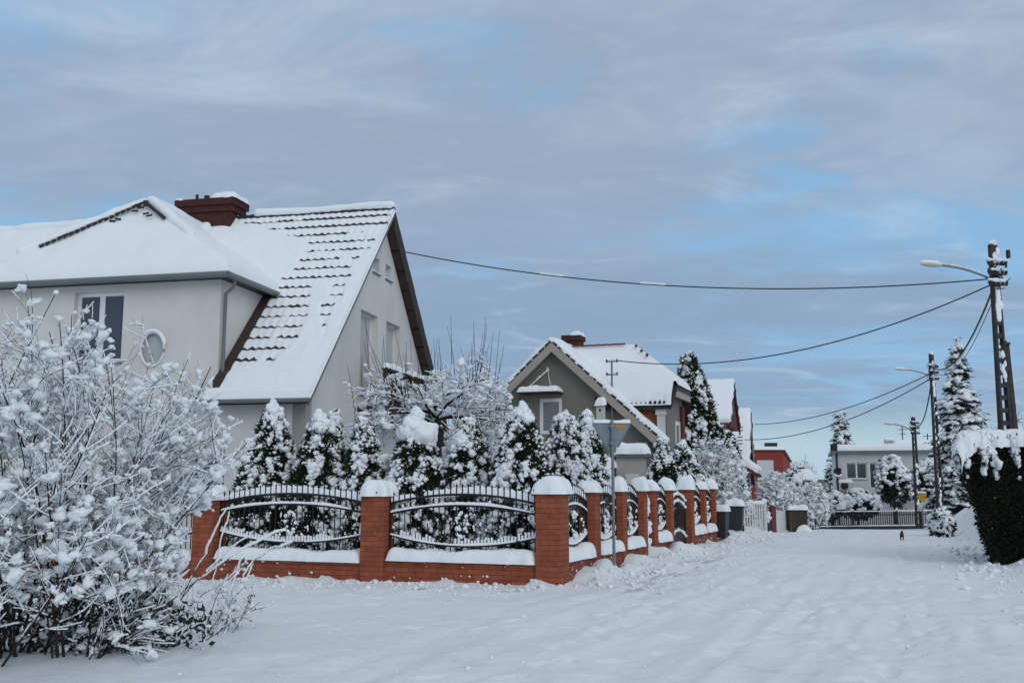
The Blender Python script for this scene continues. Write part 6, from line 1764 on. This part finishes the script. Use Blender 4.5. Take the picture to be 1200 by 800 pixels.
# ------------------------------------------------------------------ poles, lamps and cables
def lattice_pole(px, Y, py_top, label, lamp_px, lamp_py, arm_py, seed, stub=None, scale=1.0, plaster=True):
    top = P(px, py_top, Y); X = top[0]; z0 = g1(X, Y) - .3; H = top[2] - z0
    t = thing('street_lamp_pole', label, 'lamp post', (X, Y, z0), R(12), 'concrete lattice poles with street lamps along the right side'); f_inv = inv_frame((X, Y, z0), R(12)); fwdf = fwd_frame((X, Y, z0), R(12))
    rg = np.random.default_rng(seed); wt, wb = .15 * scale, .32 * scale; leg = .062 * scale
    hw = lambda z: (wb + (wt - wb) * z / H) / 2
    solid = H * .80
    mb = MB()
    for s in (-1, 1):
        mb.hexa([(s * hw(0) - leg / 2, -.09, 0), (s * hw(0) + leg / 2, -.09, 0), (s * hw(0) + leg / 2, .09, 0), (s * hw(0) - leg / 2, .09, 0)], [(s * hw(H) - leg / 2, -.06, H), (s * hw(H) + leg / 2, -.06, H), (s * hw(H) + leg / 2, .06, H), (s * hw(H) - leg / 2, .06, H)])
    z = .5
    while z < H:
        d = hw(z) - leg / 2 - .002
        if d > .005: mb.box((-d, -.06, z), (d, .06, z + .12))
        z += .34
    if True: d = hw(H) ; mb.box((-d - .03, -.065, H - .22), (d + .03, .065, H + .003))
    sh = mb.build('shaft', M['concrete'], t)
    if stub:
        mb = MB(); hs = stub; w2 = .17
        for s in (-1, 1): mb.bar((.34 + s * w2 / 2, .0, 0), (.17 + s * .06, 0, hs), .055, .12)
        z = .4
        while z < hs: cx = .34 + (.17 - .34) * z / hs; d = (w2 + (.12 - w2) * z / hs) / 2 - .03; mb.box((cx - d, -.05, z), (cx + d, .05, z + .13)); z += .36
        mb.box((.07, -.09, hs - .02), (.28, .09, hs + .05)); mb.build('stub_pole', M['concrete'], t)
    # curved arm and lamp
    al = f_inv(P(px, arm_py, Y)); hd = f_inv(P(lamp_px, lamp_py, Y - .2)); za = al[2]
    f = np.linspace(0, 1, 14); arm = np.stack([-hw(za) + (hd[0] + hw(za)) * f, hd[1] * f, za + (hd[2] - za) * (1 - (1 - f) ** 1.9)], -1)
    mb = MB(); mb.tube(arm, .032 * scale, 8); mb.box((-hw(za) - .05, -.08, za - .09), (hw(za) + .05, .08, za + .05)); ar = mb.build('lamp_arm', M['galv'], t)
    d = arm[-1] - arm[-3]; d /= np.linalg.norm(d); up = np.array([0, 0, 1.]); s_ = np.cross(d, up); hl = .62 * scale
    ks = np.linspace(0, 1, 10); prof = np.sin(np.pi * np.clip(ks * .93 + .07, 0, 1)) ** .6
    rings = []
    for k, pr in zip(ks, prof):
        c = arm[-1] + d * (hl * k - .05); a = np.arange(12) / 12 * 2 * np.pi
        rings.append(c + np.cos(a)[:, None] * s_ * .13 * scale * pr + np.sin(a)[:, None] * up * .06 * scale * pr)
    Vr = np.array(rings); Vr = np.concatenate([Vr, Vr[:, :1]], 1); mb = MB(); mb.grid(Vr); hdz = mb.build('lamp_head', M['lamp_white'], ar)
    mb = MB(); roll(mb, [arm[-1] + d * (hl * k - .03) + up * (.06 * scale) for k in np.linspace(0, .95, 6)], .062 * scale, 5); mb.build('snow', M['snow_soft'], hdz)
    mb = MB(); lumps_along(mb, [p + up * .04 * scale for p in arm[3:]], .035 * scale, .07, seed)
    mb.build('snow', M['snow_soft'], ar)
    # cross pieces, insulators and loops of cable near the top
    mb = MB()
    for k, zz in enumerate((za + .42, za + .15, za - .15)):
        mb.bar((-.26 * scale, -.1, zz), (.30 * scale, -.1, zz), .05 * scale)
        for x in (-.25, -.14, .17, .29): mb.lathe([(0, 0), (.035, 0), (.045, .03), (.03, .06), (.04, .09), (.02, .12), (0, .13)], (x * scale, -.1, zz + .025), 8)
    
    if stub: mb.bar((.28, -.1, za + .3), (.40, -.1, za + .72), .03); mb.box((.36, -.14, za + .62), (.44, -.06, za + .84))
    mb.build('insulators', M['wood_dark'], t)
    mb = MB()
    for k in range(7):
        a = rg.uniform(-.1, .1); r = rg.uniform(.12, .32) * scale; c = np.array([rg.uniform(-.2, .25) * scale, -.14, za + rg.uniform(-.1, .5)]); A = np.linspace(rg.uniform(0, 2), rg.uniform(3.4, 6), 12)
        mb.tube([c + np.array([r * math.cos(q), -.03 * math.sin(q * 2), r * .8 * math.sin(q)]) for q in A], .012, 5)
    mb.build('cable_loops', M['cable'], t)
    # snow plastered on the windward face, on the rungs and on the tip
    sn = MB(); n = int(75 * H / 8); z = rg.uniform(.6, H, n); m = (noise2(z * 1.4, z * 0 + seed, seed) > -.1); z = z[m]; n = len(z); s = rg.uniform(.03, .075, n) * scale
    blobs(sn, np.stack([rg.normal(0, .04, n), np.full(n, -.085), z], -1), np.stack([s, s * .4, s * 1.7], -1), yaw=np.zeros(n), rg=rg)
    blobs(sn, [(0, 0, H + .05)], [[.12 * scale, .09, .09]], pool=POOL2)
    n = 34; s = rg.uniform(.03, .07, n) * scale; blobs(sn, np.stack([rg.uniform(-.27, .32, n) * scale, np.full(n, -.12), za + rg.choice([.47, .2, -.1], n) + .07], -1), np.stack([s * 1.4, s, s * .8], -1), rg=rg)
    if plaster: mb2 = MB(); snow_on(mb2, (-hw(za) * .9, -.075, za - 1.15 * scale), X_, Z_, -Y_, hw(za) * 1.8, .95 * scale, .03, edge=.05, amp=.012, seed=seed + 4, res=.04); mb2.build('snow', M['snow_soft'], sh)
    sn.build('snow', M['snow_soft'], t)
    return lambda x, z: fwdf(np.array([x, -.1, za + z]))


P1 = lattice_pole(1163, 27.0, 287, 'nearest and tallest lattice pole with a drooping street lamp, rising behind the hedge', 1101, 311, 328, 31, stub=4.75)
P2 = lattice_pole(1091, 46.0, 415, 'second lattice pole with lamp, left of the tall spruce', 1060, 433, 441, 32, scale=.85)
P3 = lattice_pole(1070, 56.5, 489, 'farthest pole with lamp, in front of the flat roofed house', 1046, 497, 505, 33, scale=.95, plaster=False)


def cable(label, a, b, sag, r=.02, snow=()):
    a = np.asarray(a, float); b = np.asarray(b, float); f = np.linspace(0, 1, 40); pts = a + (b - a) * f[:, None]; pts[:, 2] -= sag * 4 * f * (1 - f)
    mb = MB(); mb.tube(pts, r, 6); o = mb.build('overhead_cable', M['cable']); tag(o, label, 'cable')
    if snow:
        sn = MB()
        for s0, s1 in snow: m = (f >= s0) & (f <= s1); roll(sn, pts[m] + [0, 0, .03], .035, 3)
        sn.build('snow', M['snow_soft'], o)
    return o


cable('long overhead cable with bits of snow, from the white gable to the nearest pole', wire_house, P1(-.22, -.0), .66, .019, snow=((.24, .31), (.43, .49)))
cable('overhead cable from the mast on the grey house up to the nearest lattice pole', wire_mast, P1(-.16, -.14), .85, .019)
cable('thick sagging cable linking the nearest lattice pole to the second one', P1(-.1, -.15), P2(.1, .35), .75, .03)
cable('thin cable beside the thick one between the nearest and second pole', P1(-.02, -.25), P2(.2, .1), .75, .012)
cable('upper of two cables running from the second pole to the narrow gabled house', P2(-.22, .1), P(885, 497, 62), .55, .022)
cable('lower of two cables running from the second pole to the narrow gabled house', P2(-.18, -.12), P(872, 515, 60), .75, .022)
cable('cable dropping from the second pole to the farthest lamp pole', P2(-.12, -.2), P3(.15, .3), .6, .03)


def yellow_sign():
    Y = 54.5; X = Xat(1081.5, Y, 0); z0 = g1(X, Y); t = thing('warning_sign', 'small yellow sign on a thin post by the farthest lamp pole', 'sign', (X, Y, z0), R(8)); zt = Zat(577, Y) - z0
    mb = MB(); mb.tube([(0, 0, -.2), (0, 0, zt)], .035, 8); mb.build('post', M['galv'], t)
    mb = MB(); mb.slab([(-.27, zt), (.25, zt - .03), (.25, zt - .35), (.10, zt - .60), (-.04, zt - .52), (-.26, zt - .3)], [], (0, -.045, 0), X_, Z_, -Y_, .008); p = mb.build('sign_plate', M['yellow'], t)
    mb = MB(); snow_on(mb, (-.29, -.08, zt - .01), X_, Y_, Z_, .55, .12, .09, edge=.06, amp=.03, seed=73); mb.build('snow', M['snow_soft'], p)


yellow_sign()


def cat():
    Y = 29.3; X = Xat(1057, Y, .1); z0 = g1(X, Y); t = tag_body = None
    verts = [(0, .10, .155), (0, .0, .175), (0, -.10, .165), (0, -.15, .185), (0, -.19, .225), (0, -.235, .215),
             (.045, .11, .10), (.045, .13, .055), (.045, .10, .012), (-.045, .11, .10), (-.045, .13, .055), (-.045, .10, .012),
             (.04, -.10, .10), (.04, -.11, .05), (.04, -.13, .012), (-.04, -.10, .10), (-.04, -.09, .05), (-.04, -.08, .012),
             (0, .15, .165), (.01, .20, .20), (.02, .23, .26), (.03, -.195, .262), (-.03, -.195, .262)]
    edges = [(0, 1), (1, 2), (2, 3), (3, 4), (4, 5), (0, 6), (6, 7), (7, 8), (0, 9), (9, 10), (10, 11), (2, 12), (12, 13), (13, 14), (2, 15), (15, 16), (16, 17), (0, 18), (18, 19), (19, 20), (4, 21), (4, 22)]
    rad = [.068, .07, .06, .045, .05, .024, .036, .022, .016, .036, .022, .016, .026, .018, .016, .026, .018, .016, .02, .014, .011, .012, .012]
    me = bpy.data.meshes.new('cat'); me.from_pydata(verts, edges, []); o = bpy.data.objects.new('cat', me); COL.objects.link(o)
    sk = o.modifiers.new('skin', 'SKIN'); 
    lay = me.skin_vertices[0] if me.skin_vertices else None
    if lay is None:
        bpy.context.view_layer.objects.active = o; o.select_set(True); bpy.ops.mesh.customdata_skin_add(); lay = me.skin_vertices[0]
    for k, r in enumerate(rad): lay.data[k].radius = (r, r)
    lay.data[0].use_root = True
    sub = o.modifiers.new('sub', 'SUBSURF'); sub.levels = 1; sub.render_levels = 1
    sk.use_smooth_shade = True
    me.materials.append(M['fur']); o.location = (X, Y, z0 - .01); o.rotation_euler = (0, 0, -R(19)); o.scale = (.8, 1, 1.05)
    tag(o, 'small brown cat walking in the snow on the far part of the street', 'cat')
    for s in (-1, 1):
        m = MB(); m.lathe([(.006, .0), (.005, .006), (0, .008)], (s * .02, -.225, .235), 6); m.build('eye', M['iron'], o)


cat()


# ------------------------------------------------------------------ light, sky and camera settings
SUN_EL, SUN_AZ = 27.0, 155.0      # degrees; azimuth clockwise from +y (behind the camera, a little to the right)
sd = bpy.data.lights.new('sun', 'SUN'); sd.energy = .9; sd.angle = R(40); sd.color = (1.0, .96, .90)
so = bpy.data.objects.new('sun', sd); COL.objects.link(so)
az = R(SUN_AZ); el = R(SUN_EL)
to_sun = Vector((math.sin(az) * math.cos(el), math.cos(az) * math.cos(el), math.sin(el)))
so.rotation_euler = to_sun.to_track_quat('Z', 'Y').to_euler(); so.location = (0, -20, 30)

world = bpy.data.worlds.new('World'); scene.world = world; world.use_nodes = True
nt = world.node_tree; n = nt.nodes; bg = n['Background']; L = nt.links.new
sky = n.new('ShaderNodeTexSky'); sky.sky_type = 'NISHITA'; sky.sun_disc = False; sky.sun_elevation = el; sky.sun_rotation = az; sky.altitude = 100; sky.air_density = 1.0; sky.dust_density = 1.5
bg.inputs['Strength'].default_value = .10
tc = n.new('ShaderNodeTexCoord'); sep = n.new('ShaderNodeSeparateXYZ'); L(tc.outputs['Generated'], sep.inputs[0])
def math_(op, a, b=None, c=None):
    m = n.new('ShaderNodeMath'); m.operation = op
    for k, v in enumerate((a, b, c)):
        if v is None: continue
        if isinstance(v, (int, float)): m.inputs[k].default_value = v
        else: L(v, m.inputs[k])
    return m.outputs[0]
zc = math_('ADD', math_('MAXIMUM', sep.outputs[2], 0.0), .10)
comb = n.new('ShaderNodeCombineXYZ'); L(math_('DIVIDE', sep.outputs[0], zc), comb.inputs[0]); L(math_('DIVIDE', sep.outputs[1], zc), comb.inputs[1])
def cloud(scale, det, rough, off, dist=.4, sx=1.0):
    mp = n.new('ShaderNodeMapping'); mp.inputs['Location'].default_value = off; mp.inputs['Scale'].default_value = (sx, 1, 1); L(comb.outputs[0], mp.inputs[0])
    z = n.new('ShaderNodeTexNoise'); z.inputs['Scale'].default_value = scale; z.inputs['Detail'].default_value = det; z.inputs['Roughness'].default_value = rough; z.inputs['Distortion'].default_value = dist; L(mp.outputs[0], z.inputs['Vector']); return z.outputs['Fac']
def ramp(v, a, b, lo=0.0, hi=1.0, smooth=True):
    m = n.new('ShaderNodeMapRange'); m.interpolation_type = 'SMOOTHSTEP' if smooth else 'LINEAR'
    m.inputs[1].default_value = a; m.inputs[2].default_value = b; m.inputs[3].default_value = lo; m.inputs[4].default_value = hi; L(v, m.inputs[0]); return m.outputs[0]
def mixc(f, a, b):
    m = n.new('ShaderNodeMix'); m.data_type = 'RGBA'
    if isinstance(f, float): m.inputs[0].default_value = f
    else: L(f, m.inputs[0])
    for k, v in ((6, a), (7, b)):
        if isinstance(v, tuple): m.inputs[k].default_value = (*v, 1)
        else: L(v, m.inputs[k])
    return m.outputs[2]
big = cloud(.66, 7, .54, (2.3, 1.1, 0), .4, .8)
mid = cloud(1.7, 9, .60, (7.7, 3.1, 0), .6, .75)
# cloud deck: lavender grey with paler and darker parts
fine = cloud(4.6, 9, .62, (1.7, 5.2, 0), .5, .7)
deck = mixc(ramp(mid, .36, .64), (2.9, 3.95, 5.5), (4.0, 5.1, 6.6))
deck = mixc(ramp(big, .40, .62), deck, (3.2, 4.05, 5.35))
deck = mixc(math_('MULTIPLY', ramp(fine, .46, .70), .35), deck, (4.4, 5.25, 6.5))
# the deck turns steel blue towards the horizon
deck = mixc(ramp(sep.outputs[2], .12, .36, .75, 0.0), deck, (2.45, 3.8, 5.5))
clear = mixc(.85, sky.outputs[0], (2.6, 5.0, 7.7))
gapband = math_('MULTIPLY', ramp(sep.outputs[2], .165, .21), ramp(sep.outputs[2], .22, .28, 1.0, 0.0))      # a torn strip low in the deck
cover = ramp(math_('SUBTRACT', math_('ADD', big, math_('MULTIPLY', math_('SUBTRACT', mid, .5), .9)), math_('MULTIPLY', gapband, .17)), .265, .475)
col = mixc(cover, clear, deck)
# pale streaks where the deck thins
wisp = cloud(2.6, 9, .62, (3.3, 8.8, 0), .6, .62)
streak_ = math_('MULTIPLY', ramp(sep.outputs[2], .30, .36), ramp(sep.outputs[2], .40, .46, 1.0, 0.0))     # brighter broken rolls higher up
col = mixc(math_('MULTIPLY', ramp(math_('ADD', wisp, math_('MULTIPLY', streak_, .05)), .52, .78), .50), col, (5.4, 6.5, 7.8))
# pale clear band low over the horizon
low = ramp(sep.outputs[2], .03, .085, 1.0, 0.0)
col = mixc(math_('MULTIPLY', low, .9), col, (4.8, 6.5, 7.2))
# unseen sky overhead: a paler, more neutral tone added to brighten the snow
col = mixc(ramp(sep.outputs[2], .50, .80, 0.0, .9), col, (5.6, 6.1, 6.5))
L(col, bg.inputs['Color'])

scene.view_settings.view_transform = 'Standard'; scene.view_settings.look = 'None'; scene.view_settings.exposure = 0; scene.view_settings.gamma = 1; scene.view_settings.use_curve_mapping = False
scene.render.engine = 'CYCLES'
scene.cycles.max_bounces = 6; scene.cycles.diffuse_bounces = 4; scene.cycles.glossy_bounces = 2
